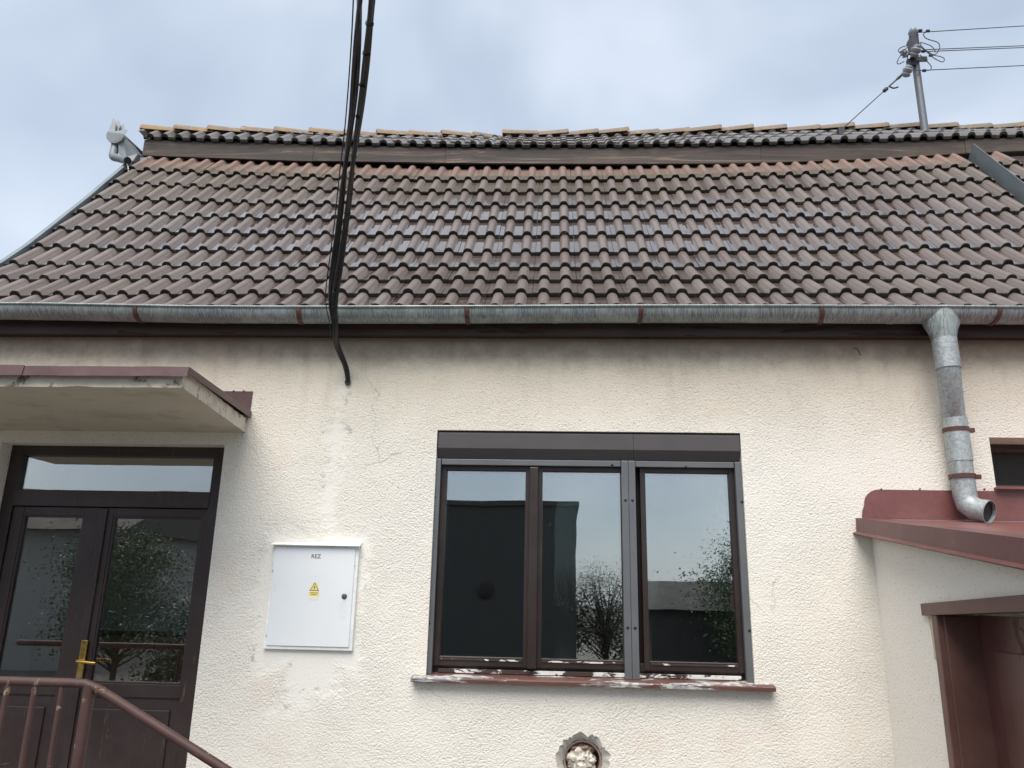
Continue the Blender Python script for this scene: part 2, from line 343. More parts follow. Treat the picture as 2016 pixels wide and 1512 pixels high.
# ------------------------------------------------------------------ house
H = lambda h: h + EYE
house = thing('house', 'cream roughcast single-storey house with brown double-roll tile roof', 'house')
XL, XR, YB = -4.08, 6.0, 6.4
WTOP = H(1.60)
def wall_with_holes(x0, x1, z0, z1, holes, depth, y=0.0):
    xs = sorted({x0, x1, *[a for h in holes for a in h[:2]]}); zs = sorted({z0, z1, *[a for h in holes for a in h[2:4]]})
    # finer cuts keep the faces even
    V = {}; vs = []; fs = []
    def vid(x, yy, z):
        k = (round(x, 4), round(yy, 4), round(z, 4))
        if k not in V: V[k] = len(vs); vs.append(k)
        return V[k]
    for i in range(len(xs) - 1):
        for j in range(len(zs) - 1):
            a, b, c, d = xs[i], xs[i + 1], zs[j], zs[j + 1]
            if any(h[0] <= a and b <= h[1] and h[2] <= c and d <= h[3] for h in holes): continue
            fs.append((vid(a, y, c), vid(b, y, c), vid(b, y, d), vid(a, y, d)))
            fs.append((vid(a, y + depth, c), vid(a, y + depth, d), vid(b, y + depth, d), vid(b, y + depth, c)))
    for h in holes:
        if len(h) > 4: continue
        a, b, c, d = h[:4]
        for p, q in (((a, c), (a, d)), ((b, d), (b, c)), ((a, d), (b, d)), ((b, c), (a, c))):
            pts = [p, q]
            fs.append((vid(p[0], y, p[1]), vid(q[0], y, q[1]), vid(q[0], y + depth, q[1]), vid(p[0], y + depth, p[1])))
    return vs, fs
WX0, WX1, WZ0, WZ1 = -.705, 1.135, H(-.447), H(.974)
DX0, DX1, DZ0, DZ1 = -3.47, -2.03, .57, H(.868)
SX0, SX1, SZ0, SZ1 = 2.59, 3.35, H(.66), H(.962)
HX, HZ, HR = .18, H(-.868), .105
holes = [(WX0, WX1, WZ0, WZ1), (DX0, DX1, DZ0, DZ1), (SX0, SX1, SZ0, SZ1), (HX - .17, HX + .17, HZ - .17, HZ + .17, 1)]
vs, fs = wall_with_holes(XL, XR, 0, WTOP, holes, .35)
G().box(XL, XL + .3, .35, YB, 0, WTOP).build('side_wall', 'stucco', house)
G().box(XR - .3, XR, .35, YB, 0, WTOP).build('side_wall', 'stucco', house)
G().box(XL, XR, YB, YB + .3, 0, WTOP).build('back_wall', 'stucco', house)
G().box(XL + .3, XR - .3, .35, YB, WTOP - .12, WTOP - .02).build('ceiling', 'inwhite', house)
G().box(XL + .3, XR - .3, .35, YB, .40, .56).build('floor', 'indark', house)
# dark room behind the window, vestibule behind the door
G().box(-1.75, -1.6, .36, 4.2, .57, WTOP - .13).build('partition', 'inwhite', house)
G().box(-1.6, 2.4, 4.2, 4.35, .57, WTOP - .13).build('partition', 'indark', house)
G().box(2.4, 2.5, .36, 4.35, .57, WTOP - .13).build('partition', 'indark', house)
G().box(XL + .31, -1.76, 1.15, 1.25, .57, WTOP - .13).build('partition', 'inwhite', house)

# --- main roof geometry (nose line of each course: distance from the wall and height)
NOSE = [(6.447, 3.797), (6.24, 3.552), (6.033, 3.307), (5.826, 3.061), (5.618, 2.816), (5.411, 2.571), (5.182, 2.346), (4.934, 2.143), (4.685, 1.94)]
NOSE = [(d - WD, H(h)) for d, h in NOSE]
NOSE.append((NOSE[-1][0] - .2485, NOSE[-1][1] - .203))
NOSE.insert(0, (NOSE[0][0] + .207, NOSE[0][1] + .245)); NOSE.insert(0, (NOSE[0][0] + .207, NOSE[0][1] + .245))
SAG = [1.25, 1.12, 1.0, .85, .66, .58, .47, .40, .2, .05, -.15, -.2]
def sag(i, x):
    if x < 0: return SAG[i] * .13 * min(1.25, (x / 3.9) ** 2) if SAG[i] > 0 else SAG[i] * .2 * (x / 3.9) ** 2 * .8
    return (SAG[i] * .095 * min(1.5, (x / 3.7) ** 2)) if SAG[i] > 0 else 0
ROLLH = .034
def nose_pt(i, x):                             # flat level of the nose of course i
    y, z = NOSE[i]; a, b = NOSE[max(0, i - 1)], NOSE[min(len(NOSE) - 1, i + 1)]
    d = Vector((0, a[0] - b[0], a[1] - b[1])).normalized(); n = Vector((0, -d.z, d.y))
    return Vector((x, y, z + sag(i, x))) - n * ROLLH, n
TW = .299
def tile_mesh(name, length, mat, w=TW, rolls=2, thick=.030):
    prof = []; seg = 6; rw = .0345; sp = w / rolls
    for k in range(rolls):
        c = sp * (k + .5)
        prof += [(sp * k, 0.0), (c - rw * 1.12 - .005, 0.0)]
        for s in range(seg + 1):
            a = math.pi * s / seg; xx = c - rw * math.cos(a) * (1 if s not in (0, seg) else 1.12); prof.append((xx, ROLLH * math.sin(a) ** .75 if 0 < s < seg else 0.0))
        prof.append((c + rw * 1.12 + .005, 0.0))
    prof.append((w - .0015, 0.0)); prof[0] = (.0015, 0)
    n = len(prof); ys = (0.004, length)
    V = [(x, y, z) for y in ys for x, z in prof]; Fc = [(i, i + 1, n + i + 1, n + i) for i in range(n - 1)]
    b = len(V)                                  # nose: small rounded lip, then the face down
    V += [(x, 0.004, z) for x, z in prof] + [(x, 0, z - .005) for x, z in prof] + [(x, 0.003, z - thick) for x, z in prof]
    Fc += [(b + i, b + n + i, b + n + i + 1, b + i + 1) for i in range(n - 1)] + [(b + n + i, b + 2 * n + i, b + 2 * n + i + 1, b + n + i + 1) for i in range(n - 1)]
    b2 = len(V)                                 # side edges
    V += [(prof[0][0], 0.004, 0), (prof[0][0], length, 0), (prof[0][0], length, -thick), (prof[0][0], .003, -thick), (prof[-1][0], 0.004, 0), (prof[-1][0], length, 0), (prof[-1][0], length, -thick), (prof[-1][0], .003, -thick)]
    Fc += [(b2, b2 + 1, b2 + 2, b2 + 3), (b2 + 4, b2 + 7, b2 + 6, b2 + 5)]
    me = bpy.data.meshes.new(name); me.from_pydata(V, [], Fc); me.update(); me.polygons.foreach_set('use_smooth', [i < 3 * (n - 1) for i in range(len(Fc))])
    me.materials.append(M[mat]); return me
TM = tile_mesh('roof_tile', .40, 'tile'); TM1 = tile_mesh('roof_tile_half', .40, 'tile', TW / 2, 1)
# deck under the tiles
XV0, XV1 = -4.20, 3.95
xsd = [XV0 + (5.2 - XV0) * k / 24 for k in range(25)]
V = []; Fc = []
for i in range(1, len(NOSE)):
    for x in xsd:
        p, n = nose_pt(i, x); V.append(p - n * .055 + Vector((0, .03, .03 * .8)) * (1 if i == len(NOSE) - 1 else 0))
for i in range(len(NOSE) - 2):
    for k in range(24): Fc.append((i * 25 + k, (i + 1) * 25 + k, (i + 1) * 25 + k + 1, i * 25 + k + 1))
roof = obj('roof', V, Fc, 'fascia', house)
PH0 = -.06 - TW * .25                          # a roll crest stands at x = -0.06
rowcol = {2: (1.0, .6, .15), 3: (.0, .35, .55), 4: (0, .28, .55), 5: (0, .03, 1.0), 6: (0, .0, 1), 7: (0, .0, 1.0), 8: (0, .08, .75), 9: (0, .15, .55), 10: (0, .18, .5), 11: (0, .05, 1)}
def place_tile(me, i, x, name='roof_tile'):
    wv = TW if me is TM else TW / 2
    p0, n = nose_pt(i, x); p1, _ = nose_pt(i, x + wv); q, nq = nose_pt(i - 1, x)
    xd = (p1 - p0).normalized(); yd = (q - nq * .029) - p0; yd = (yd - xd * yd.dot(xd)).normalized(); zd = xd.cross(yd)
    o = bpy.data.objects.new(name, me); COL.objects.link(o); setpar(o, roof)
    j = lambda s: random.uniform(-s, s)
    o.matrix_world = Matrix.Translation(p0 + zd * j(.002) + yd * j(.003)) @ Matrix((xd, yd, zd)).transposed().to_4x4() @ Matrix.Rotation(R(j(.35)), 4, 'X') @ Matrix.Rotation(R(j(.25)), 4, 'Y') @ Matrix.Rotation(R(j(.25)), 4, 'Z')
    c = rowcol[i]; left = max(0, min(1, (-x - 1.2) / 2.5)) if i <= 5 else 0
    o.color = (c[0] * (.85 + j(.15)), min(1, c[1] + left * .35 + max(0, j(.12))), max(0, min(1, c[2] + j(.12))), 1)
    return o
cols = []
k = 0
while PH0 + k * TW > XV0 - .05: k -= 1
x = PH0 + (k + 1) * TW
for i in range(2, 12):
    xx = x
    place_tile(TM1, i, x - TW / 2) if -.86 * (NOSE[i][0] + WD) - .75 < x else None
    while xx + TW <= XV1 + .03:
        # courses near the eaves run out of the picture on both sides
        D = NOSE[i][0] + WD
        if -.86 * D - .75 < xx < .70 * D + .35: place_tile(TM, i, xx)
        xx += TW
    if XV1 - xx > .1 and xx < .70 * D + .35: place_tile(TM1, i, xx)
    if i <= 6:
        x2 = XV1 + .05
        for kk in range(3):
            if x2 < .62 * D + .30: place_tile(TM, i, x2)
            x2 += TW
# left verge trim and right upstand flashing follow the slope
def slope_strip(name, x, w, hgt, mat, i0=1, i1=11):
    g_ = G(); L = []
    for i in range(i1, i0 - 1, -1):
        p, n = nose_pt(i, x); L.append((p, n))
    V = []; Fc = []
    for p, n in L:
        V += [p - n * .05, p + n * hgt, p + n * hgt + Vector((w, 0, 0)), p - n * .05 + Vector((w, 0, 0))]
    for k in range(len(L) - 1):
        for e in range(4): Fc.append((k * 4 + e, k * 4 + (e + 1) % 4, k * 4 + 4 + (e + 1) % 4, k * 4 + 4 + e))
    Fc += [(0, 1, 2, 3), tuple(len(V) - 4 + q for q in (3, 2, 1, 0))]
    return g_.add(V, Fc).build(name, mat, roof)
slope_strip('verge_trim', XV0 - .02, .04, .014, 'slate_tin')
slope_strip('verge_fascia', XV0 - .015, .03, -.01, 'fascia')
slope_strip('flashing', XV1 + .004, .006, .095, 'slate_tin', 1, 9)

# --- upper roof: fascia board, its eaves, courses and ridge
bdbot = [(200, 303), (285, 306), (600, 317), (880, 321), (1200, 323), (1460, 322), (1700, 314), (1880, 303), (2016, 297), (2300, 285)]
eavpx = [(200, 268), (270, 269.5), (600, 279), (880, 285), (1200, 286), (1500, 281), (1880, 269), (2016, 265), (2300, 257)]
captop = [(200, 248.5), (255, 248.6), (325, 248.6), (392, 250), (451, 252), (514, 253), (569, 253.5), (625, 256.5), (720, 258.7), (848, 259.8), (945, 260.8), (1022, 260.3), (1195, 259.5), (1317, 257), (1417, 254), (1508, 252.8), (1675, 249.8), (1826, 248.6), (1994, 247.6), (2300, 246)]
def world_line(tab, D):
    pts = [at(px, py, D=D(px) if callable(D) else D) for px, py in tab]
    T = [(p.x, p.z) for p in pts]; return lambda x: interp(T, x)
BD, ED = 6.70, 6.665
# the upper ridge runs askew: close behind the board at the gable, further back in the middle
RTAB = [(-4.4, 6.80), (-2.6, 7.0), (-.6, 7.55), (1.2, 7.62), (3.6, 7.32), (5.6, 7.2)]
rd = lambda x: interp(RTAB, x)
zb, ze = world_line(bdbot, BD), world_line(eavpx, ED); 
def cap_line():
    T = []
    for px, py in captop:
        D = 7.2
        for _ in range(12): p = at(px, py, D=D); D = rd(p.x)
        T.append((p.x, p.z))
    return lambda x: interp(T, x)
zct = cap_line()
zr = lambda x: zct(x) - .055
RD = 7.3
XU0, XU1 = -4.16, 5.5
upper = None
joints = [XU0, -2.4, at(877, 300, D=BD).x, 2.0, 3.93, XU1]
xs_ = [XU0 + (XU1 - XU0) * k / 40 for k in range(41)]
V = []; Fc = []                                 # deck of the upper roof is the part that carries its tiles
for yy, f_, dz in ((ED - WD + .05, ze, -.03), (None, zr, -.06), (2 * RD - ED - WD, ze, -.5), (YB + .5, lambda x: WTOP - .05, 0)):
    for x in xs_: V.append((x, rd(x) - WD if yy is None else yy, f_(x) + dz))
for r_ in range(3):
    for k in range(40): Fc.append((r_ * 41 + k, r_ * 41 + k + 1, (r_ + 1) * 41 + k + 1, (r_ + 1) * 41 + k))
upper = obj('upper_roof', V, Fc, 'fascia', house)
for a, b in zip(joints[:-1], joints[1:]):
    n = max(2, int((b - a) / .25)); V = []
    jz = random.uniform(-.004, .004); jy = random.uniform(-.006, .006)
    for k in range(n + 1):
        x = a + .0015 + (b - a - .003) * k / n; z0, z1 = zb(x) + jz, ze(x) - .012; y0 = BD - WD + jy
        V += [(x, y0, z0), (x, y0, z1), (x, y0 + .03, z1), (x, y0 + .03, z0)]
    Fc = [(k * 4 + e, k * 4 + (e + 1) % 4, k * 4 + 4 + (e + 1) % 4, k * 4 + 4 + e) for k in range(n) for e in range(4)] + [(0, 1, 2, 3), tuple(len(V) - 4 + q for q in (3, 2, 1, 0))]
    G().add(V, Fc).build('fascia_board', 'board', upper)
# gable end under the upper eaves, left
gy0, gy1 = BD - WD + .03, 2 * RD - BD - WD
G().prism([(XU0 + .05, gy0, zb(XU0) - .25), (XU0 + .05, gy0, ze(XU0) - .02), (XU0 + .05, rd(XU0) - WD, zr(XU0) - .03), (XU0 + .05, gy1, ze(XU0) - .02), (XU0 + .05, YB, WTOP), (XU0 + .05, .3, WTOP)], (.06, 0, 0)).build('gable_board', 'board', upper)
UT = tile_mesh('upper_tile', .36, 'uptile')
stuffV, stuffF = [], []
PIT = .30
def up_pt(s_, x):                               # s_ metres up the slope from the eaves
    run, rise = rd(x) - ED, zr(x) - ze(x); L = math.hypot(run, rise); t = s_ / L
    return Vector((x, ED - WD + run * t, ze(x) + rise * t)), L
tmpv = [v.co.copy() for v in UT.vertices]; tmpf = [tuple(p.vertices) for p in UT.polygons]
for r in range(5):
    x = XU0
    while x + TW < XU1:
        p0, L = up_pt(r * PIT, x + .0); p1, _ = up_pt(r * PIT, x + TW); q, _ = up_pt((r + 1) * PIT, x)
        room = L - r * PIT
        if room > .05:
            xd = (p1 - p0).normalized(); yd = (q - p0); yd = (yd - xd * yd.dot(xd)).normalized(); zd = xd.cross(yd); yd = (yd - zd * .06).normalized(); zd = xd.cross(yd)
            mw = Matrix.Translation(p0 + zd * (.008 + random.uniform(-.003, .003)) + yd * random.uniform(-.004, .004)) @ Matrix((xd, yd, zd)).transposed().to_4x4() @ Matrix.Rotation(R(random.uniform(-.6, .6)), 4, 'Y')
            if r == 0 and x < 4.9:
                o = bpy.data.objects.new('roof_tile', UT); COL.objects.link(o); setpar(o, upper); o.matrix_world = mw @ Matrix.Diagonal((1, min(1, room / .36), 1, 1)); o.color = (0, .25, .9, 1)
            else:
                k_ = min(1, room / .36); b = len(stuffV); stuffV += [mw @ Vector((v.x, v.y * k_, v.z)) for v in tmpv]; stuffF += [tuple(i + b for i in f_) for f_ in tmpf]
        x += TW
up2 = simple('upper_course_tile', (.17, .155, .148), .28, 0, .3, 12, .3, 60, ((.05, .045, .04), 7, .55))
obj('tile_courses', stuffV, stuffF, up2, upper, kind='stuff')
# ridge caps, tapered half rounds, each lapping the next
def cap_mesh(flip):
    seg = 8; L = .40; V = []; Fc = []
    for y, r in ((0, .118), (.02, .124), (.05, .118), (L, .098)):
        for s in range(seg + 1):
            a = math.pi * s / seg; V.append(((y if not flip else L - y), -r * math.cos(a), r * .82 * math.sin(a)))
    for k in range(3):
        for s in range(seg): Fc.append((k * (seg + 1) + s, k * (seg + 1) + s + 1, (k + 1) * (seg + 1) + s + 1, (k + 1) * (seg + 1) + s))
    b = len(V)
    for s in range(seg + 1):
        a = math.pi * s / seg; V.append((0 if not flip else L, -.100 * math.cos(a), .100 * .8 * math.sin(a)))
    Fc += [(s, b + s, b + s + 1, s + 1) for s in range(seg)]
    me = bpy.data.meshes.new('ridge_tile'); me.from_pydata(V, [], Fc); me.update(); me.polygons.foreach_set('use_smooth', [True] * len(Fc)); me.materials.append(M['ridge']); return me
CA, CB = cap_mesh(False), cap_mesh(True)
x = XU0 - .10
while x < XU1 - .3:
    o = bpy.data.objects.new('ridge_tile', CA if x < -.4 else CB); COL.objects.link(o); setpar(o, upper)
    tilt = (zr(x + .33) - zr(x)) / .33
    o.matrix_world = Matrix.Translation((x, rd(x + .16) - WD + random.uniform(-.01, .01), zct(x + .16) - .095 + random.uniform(-.006, .006))) @ Matrix.Rotation(math.atan((rd(x + .33) - rd(x)) / .33) + R(random.uniform(-2, 2)), 4, 'Z') @ Matrix.Rotation(-math.atan(tilt) + R(random.uniform(-1.0, 1.0)) + R(-2.5 if x > -.4 else 2.5), 4, 'Y')
    x += .335
# mortar plug closing the first cap
G().prism([(XU0 - .10, rd(XU0) - WD - .10, zr(XU0) - .06), (XU0 - .10, rd(XU0) - WD - .08, zr(XU0) + .02), (XU0 - .10, rd(XU0) - WD, zr(XU0) + .04), (XU0 - .10, rd(XU0) - WD + .08, zr(XU0) + .02), (XU0 - .10, rd(XU0) - WD + .10, zr(XU0) - .06)], (.06, 0, 0)).build('ridge_mortar', 'mortar', upper)

# --- eaves: fascia, gutter, brackets, downpipe
GY, GZ, GR = 4.435 - WD, H(1.687), .076
def gz(x): return GZ + .006 * math.sin(x * 1.1 + .5) - .012 * max(0, 1 - (x / 2.6) ** 2) * .3 + (.012 if x < -2.2 else 0) * min(1, (-2.2 - x))
G().box(XL - .1, XR, 4.525 - WD, 4.555 - WD, H(1.562), H(1.70)).build('eaves_fascia', 'fascia', house)
G().box(XL - .1, XR, 4.556 - WD, .02, WTOP - .03, H(1.72)).build('eaves_board', 'fascia', house)
V = []; Fc = []; nx, ns = 60, 14
for k in range(nx + 1):
    x = -4.45 + 10.2 * k / nx
    for rr in (GR, GR - .004):
        for s in range(ns + 1):
            a = math.pi * s / ns; V.append((x, GY - rr * math.cos(a), gz(x) - rr * math.sin(a) * 1.0))
st = 2 * (ns + 1)
for k in range(nx):
    for q in range(2):
        for s in range(ns): b = k * st + q * (ns + 1) + s; Fc.append((b, b + 1, b + st + 1, b + st))
gutter = obj('gutter', V, Fc, 'zinc', house, True)
tb('rim_bead', [(-4.45 + 10.2 * k / nx, GY - GR - .003, gz(-4.45 + 10.2 * k / nx) + .002) for k in range(nx + 1)], .0085, 'zinc', gutter, 8)
def ring(x, w, r, mat, name, a0=0.0, a1=math.pi, t=.004, parent=None, skew=0.0, mk=14):
    V = []; Fc = []
    for s in range(mk + 1):
        a = a0 + (a1 - a0) * s / mk; sk = skew * s / mk
        for (dx, rr) in ((-w / 2, r), (w / 2, r), (w / 2, r + t), (-w / 2, r + t)): V.append((x + dx + sk, GY - rr * math.cos(a), gz(x) - rr * math.sin(a)))
    for s in range(mk):
        for e in range(4): Fc.append((s * 4 + e, s * 4 + (e + 1) % 4, s * 4 + 4 + (e + 1) % 4, s * 4 + 4 + e))
    Fc += [(0, 1, 2, 3), tuple(mk * 4 + q for q in (3, 2, 1, 0))]
    return G().add(V, Fc).build(name, mat, parent, False)
for px in (265, 588, 919, 1263, 1617, 1970):
    bxx = at(px, 605, D=4.36).x
    b = ring(bxx, .026, GR + .001, 'rust', 'gutter_bracket', -.15, math.pi, .006, gutter, random.uniform(-.02, .03) if px < 1900 else -.04)
    bx('bracket_hook', bxx - .013, bxx + .013, GY - GR - .014, GY - GR + .004, gz(bxx) + .001, gz(bxx) + .014, 'rust', b, .002) if False else None
for px in (430, 1093, 1763): ring(at(px, 610, D=4.36).x, .03, GR + .0005, 'zinc', 'gutter_joint', .02, math.pi, .0015, gutter)
dx = 2.307
def loft(name, rings, mat, parent, seg=20, capend=False):
    V = []; Fc = []
    for c, rx, ry in rings:
        for s in range(seg): a = 2 * math.pi * s / seg; V.append((c[0] + rx * math.cos(a), c[1] + ry * math.sin(a), c[2]))
    for k in range(len(rings) - 1):
        for s in range(seg): Fc.append((k * seg + s, k * seg + (s + 1) % seg, (k + 1) * seg + (s + 1) % seg, (k + 1) * seg + s))
    return G().add(V, Fc).build(name, mat, parent, True)
downpipe = tb('downpipe', [(dx + .005, GY, H(1.535)), (dx + .006, GY, H(1.325)), (dx + .012, GY + .012, H(1.30)), (dx + .05, -.088, H(1.075)), (dx + .055, -.082, H(1.05)), (dx + .057, -.082, H(.60)), (dx + .062, -.09, H(.555)), (dx + .085, -.125, H(.520)), (dx + .125, -.185, H(.500))], [.062, .062, .063, .063, .063, .063, .064, .065, .066], 'zincpipe', house, 22)
# open mouth: remove last cap, black disc stands in for the shade inside
me = downpipe.data; bm = bmesh.new(); bm.from_mesh(me); big = [f_ for f_ in bm.faces if len(f_.verts) > 6]
bmesh.ops.delete(bm, geom=big, context='FACES_ONLY'); bm.to_mesh(me); bm.free()
mod = downpipe.modifiers.new('wall', 'SOLIDIFY'); mod.thickness = .004
G().lathe((dx + .113, -.167, H(.506)), (.04, -.06, -.02), [(0, .0625), (.004, .0625)], 22).build('pipe_inside_shade', 'blackflat', downpipe)
hop = loft('hopper', [((dx - .002, GY - .004, H(1.700)), .088, .078), ((dx - .003, GY, H(1.66)), .096, .082), ((dx, GY, H(1.612)), .106, .084), ((dx + .002, GY, H(1.56)), .082, .074), ((dx + .004, GY, H(1.510)), .067, .067)], 'zinc', downpipe)
tb('pipe_collar', [(dx + .005, GY, H(1.512)), (dx + .006, GY, H(1.33))], [.068, .069], 'zincpipe', downpipe, 20)
tb('pipe_collar', [(dx + .055, -.082, H(1.055)), (dx + .057, -.082, H(.80))], [.067, .067], 'zincpipe', downpipe, 20)
for hh in (.985, .712):
    c = tb('pipe_clamp', [(dx + .056, -.082, H(hh) - .012), (dx + .056, -.082, H(hh) + .012)], [.0715, .0715], 'rust', downpipe, 22)
    bx('clamp_lug', dx + .12, dx + .158, -.095, -.07, H(hh) - .013, H(hh) + .013, 'rust', c, .002)
    bx('clamp_stem', dx + .046, dx + .064, -.012, .004, H(hh) - .008, H(hh) + .008, 'rust', c, .002)
# nail under the eaves
tb('wall_nail', [(1.86, .01, H(1.52)), (1.865, -.035, H(1.50)), (1.875, -.045, H(1.455))], .003, 'dsteel', house, 6)

# --- triple window with roller shutter
win = G().box(WX0 + .012, WX1 - .012, .085, .125, WZ0 + .01, WZ0 + .04).build('window', 'wood', house)
wz0, wz1 = WZ0 + .012, H(.815)
gx = [at(px, 1120, D=WD + .09).x for px in (872, 1033, 1066, 1231, 1273, 1443)]
def rectframe(name, x0, x1, z0, z1, y0, y1, w, mat, parent, wb=None, wt=None):
    wb = wb or w; wt = wt or w
    gg = G(); gg.box(x0, x0 + w, y0, y1, z0, z1); gg.box(x1 - w, x1, y0, y1, z0, z1); gg.box(x0 + w, x1 - w, y0 + .001, y1 - .001, z0, z0 + wb); gg.box(x0 + w, x1 - w, y0 + .001, y1 - .001, z1 - wt, z1)
    return gg.build(name, mat, parent, False, .003)
rectframe('frame', WX0 + .014, WX1 - .014, wz0 + .03, wz1 + .04, .07, .15, .05, 'wood', win, .045, .05)
sash = [(gx[0], gx[1]), (gx[2], gx[3]), (gx[4], gx[5])]
gzt, gzb = at(1150, 930, D=WD + .09).z, at(1150, 1300, D=WD + .09).z
for k, (a, b) in enumerate(sash):
    rectframe('sash', a - .03, b + .03, gzb - .045, gzt + .035, .06, .095, .032, 'wood', win, .05, .036)
    # outer and inner pane, each set a little out of true as in the photo
    for nm, yy, mt, tl in (('pane', .082, 'glass', (.000, -.004, .003)[k]), ('inner_pane', .135, 'glass_in', (.003, .006, -.006)[k])):
        a_, b_, z0_, z1_ = a - .006, b + .006, gzb - .006, gzt + .006
        dd = tl * (b_ - a_)
        V = [(a_, yy - dd, z0_), (b_, yy + dd, z0_), (b_, yy + dd, z1_), (a_, yy - dd, z1_)]
        G().prism(V, (0, .004, 0)).build(nm, mt, win)
    rectframe('inner_sash', a - .045, b + .045, gzb - .06, gzt + .05, .150, .185, .068, 'wood', win)
    bx('putty_line', a + .01, b - .01, .0555, .0595, gzb - .014, gzb - .005, 'putty', win, .001)
mxc = (gx[1] + gx[2]) / 2
bx('mullion', mxc - .026, mxc + .026, .028, .066, gzb - .05, gzt + .02, 'wood', win, .006)
for px, wd in ((860, 0), (1457, 0)): pass
railx = [(at(851, 1120, D=WD + .03).x, .05), (at(1466, 1120, D=WD + .03).x, .05), (at(1240.5, 1120, D=WD + .03).x - .021, .041), (at(1240.5, 1120, D=WD + .03).x + .021, .041)]
scz = [at(1250, 985, D=WD + .02).z, at(1250, 1236, D=WD + .02).z]
for n_, (xc, wd) in enumerate(railx):
    rl = bx('guide_rail', xc - wd / 2, xc + wd / 2, .018, .058, WZ0 + .004, H(.80), 'alu', win, .004)
    bx('rail_groove', xc - .006, xc + .006, .0165, .0182, WZ0 + .01, H(.795), 'alu', win, .0005) if False else None
    for zz in scz:
        off = -.004 if n_ == 0 else (.004 if n_ == 1 else 0)
        G().lathe((xc + off, .018, zz), (0, -1, 0), [(-.002, .0085), (.002, .0085), (.004, .006)], 10).build('rail_screw', 'blackflat', win, True)
for (a, b) in ((railx[0][0] + .027, railx[2][0] - .023), (railx[3][0] + .023, railx[1][0] - .027)):
    bx('head_rail', a, b, .03, .056, H(.765), H(.80), 'alu', win, .003)
for px in (901, 1205, 1350): G().lathe(at(px, 915 if px < 1300 else 919, D=WD + .03), (0, -1, 0), [(-.002, .008), (.003, .008), (.005, .005)], 10).build('rail_screw', 'blackflat', win, True)
bz1, bz0 = WZ1 - .006, H(.795)
prof = [(.13, bz1), (.012, bz1 - .004), (.002, bz1 - .014), (.002, bz1 - .105), (.045, bz0 + .008), (.06, bz0), (.13, bz0)]
xm = at(1247, 880, D=WD).x
for a, b in ((WX0 + .008, xm), (xm + .001, WX1 - .006)):
    G().prism([(a, y, z) for y, z in prof], (b - a, 0, 0)).build('shutter_box', 'alubox', win, False, .002)
# sill
sx0, sx1 = -.782, 1.232; sz = H(-.448)
sl = G().prism([(sx0, .08, sz + .012), (sx0, -.055, sz - .004), (sx0, -.062, sz - .010), (sx0, -.060, sz - .030), (sx0, -.02, sz - .030), (sx0, .0, sz - .022), (sx0, .08, sz - .022)], (sx1 - sx0, 0, 0)).build('sill', 'sill', win, False, .002)
bx('sill_batten', WX0 + .06, WX1 - .06, .055, .069, WZ0 + .012, WZ0 + .034, 'putty', win, .002)

# --- double door with fanlight
dr = rectframe('door', DX0 + .002, DX1 - .03, .575, DZ1 - .002, .10, .18, .075, 'doorwood', house, .03, .06)
Yd = .12; A = lambda px, py: at(px, py, D=WD + Yd)
tz0, tz1 = A(300, 1000).z, A(300, 968).z
xl, xr = DX0 + .077, DX1 - .105
bx('transom_rail', xl - .005, xr + .005, .095, .175, tz0, tz1, 'doorwood', dr, .004)
G().box(xl - .01, xr + .01, .135, .139, tz1 - .01, DZ1 - .05).build('fanlight_pane', 'doorglass', dr)
split = (A(200, 1000).x + A(165, 1340).x) / 2
gt, gb = A(300, 1018).z, A(300, 1347).z
L0, L1 = A(41, 1017).x, A(161, 1017).x; R0, R1 = (A(222, 1017).x + A(177, 1340).x) / 2, (A(387, 1017).x + A(371, 1347).x) / 2
for nm, a, b, ga, gb_, lab in (('door_leaf', xl + .003, split - .002, L0 + .02, L1 + .02, 0), ('door_leaf', split + .002, xr - .003, R0, R1, 1)):
    gg = G(); y0, y1 = .112, .158
    gg.box(a, ga, y0, y1, .585, tz0 - .004); gg.box(gb_, b, y0, y1, .585, tz0 - .004)
    gg.box(ga, gb_, y0 + .001, y1 - .001, gt, tz0 - .004); gg.box(ga, gb_, y0 + .001, y1 - .001, gb - .075, gb); gg.box(ga, gb_, y0 + .001, y1 - .001, .585, .70)
    leaf = gg.build(nm, 'doorwood', dr, False, .004)
    G().box(ga - .008, gb_ + .008, .133, .137, gb - .008, gt + .008).build('door_pane', 'doorglass', dr)
    gg = G().box(ga - .002, gb_ + .002, .126, .145, .695, gb - .073); 
    gg.build('door_panel', 'doorwood', dr, False, .003)
    gg = G().box(ga + .05, gb_ - .05, .116, .128, .76, gb - .14); gg.build('raised_field', 'doorwood', dr, False, .008)
    rectframe('glazing_bead', ga - .001, gb_ + .001, gb - .001, gt + .001, .116, .132, .012, 'doorwood', dr)
bx('astragal', split - .022, split + .022, .100, .1115, .59, tz0 - .01, 'doorwood', dr, .004)
hc = A(166, 1300)
pl = bx('handle_plate', hc.x - .020, hc.x + .018, .094, .0995, hc.z - .125, hc.z + .115, 'brass', dr, .002)
tb('door_handle', spline([(hc.x - .0, .095, hc.z + .0), (hc.x, .062, hc.z), (hc.x - .004, .052, hc.z), (hc.x + .03, .048, hc.z - .002), (hc.x + .11, .052, hc.z - .008)], 4), .009, 'brass', dr, 10)
G().lathe((hc.x, .095, hc.z - .095), (0, -1, 0), [(0, .011), (.004, .011), (.0045, .007)], 12).build('lock_cylinder', 'steel', dr, True)
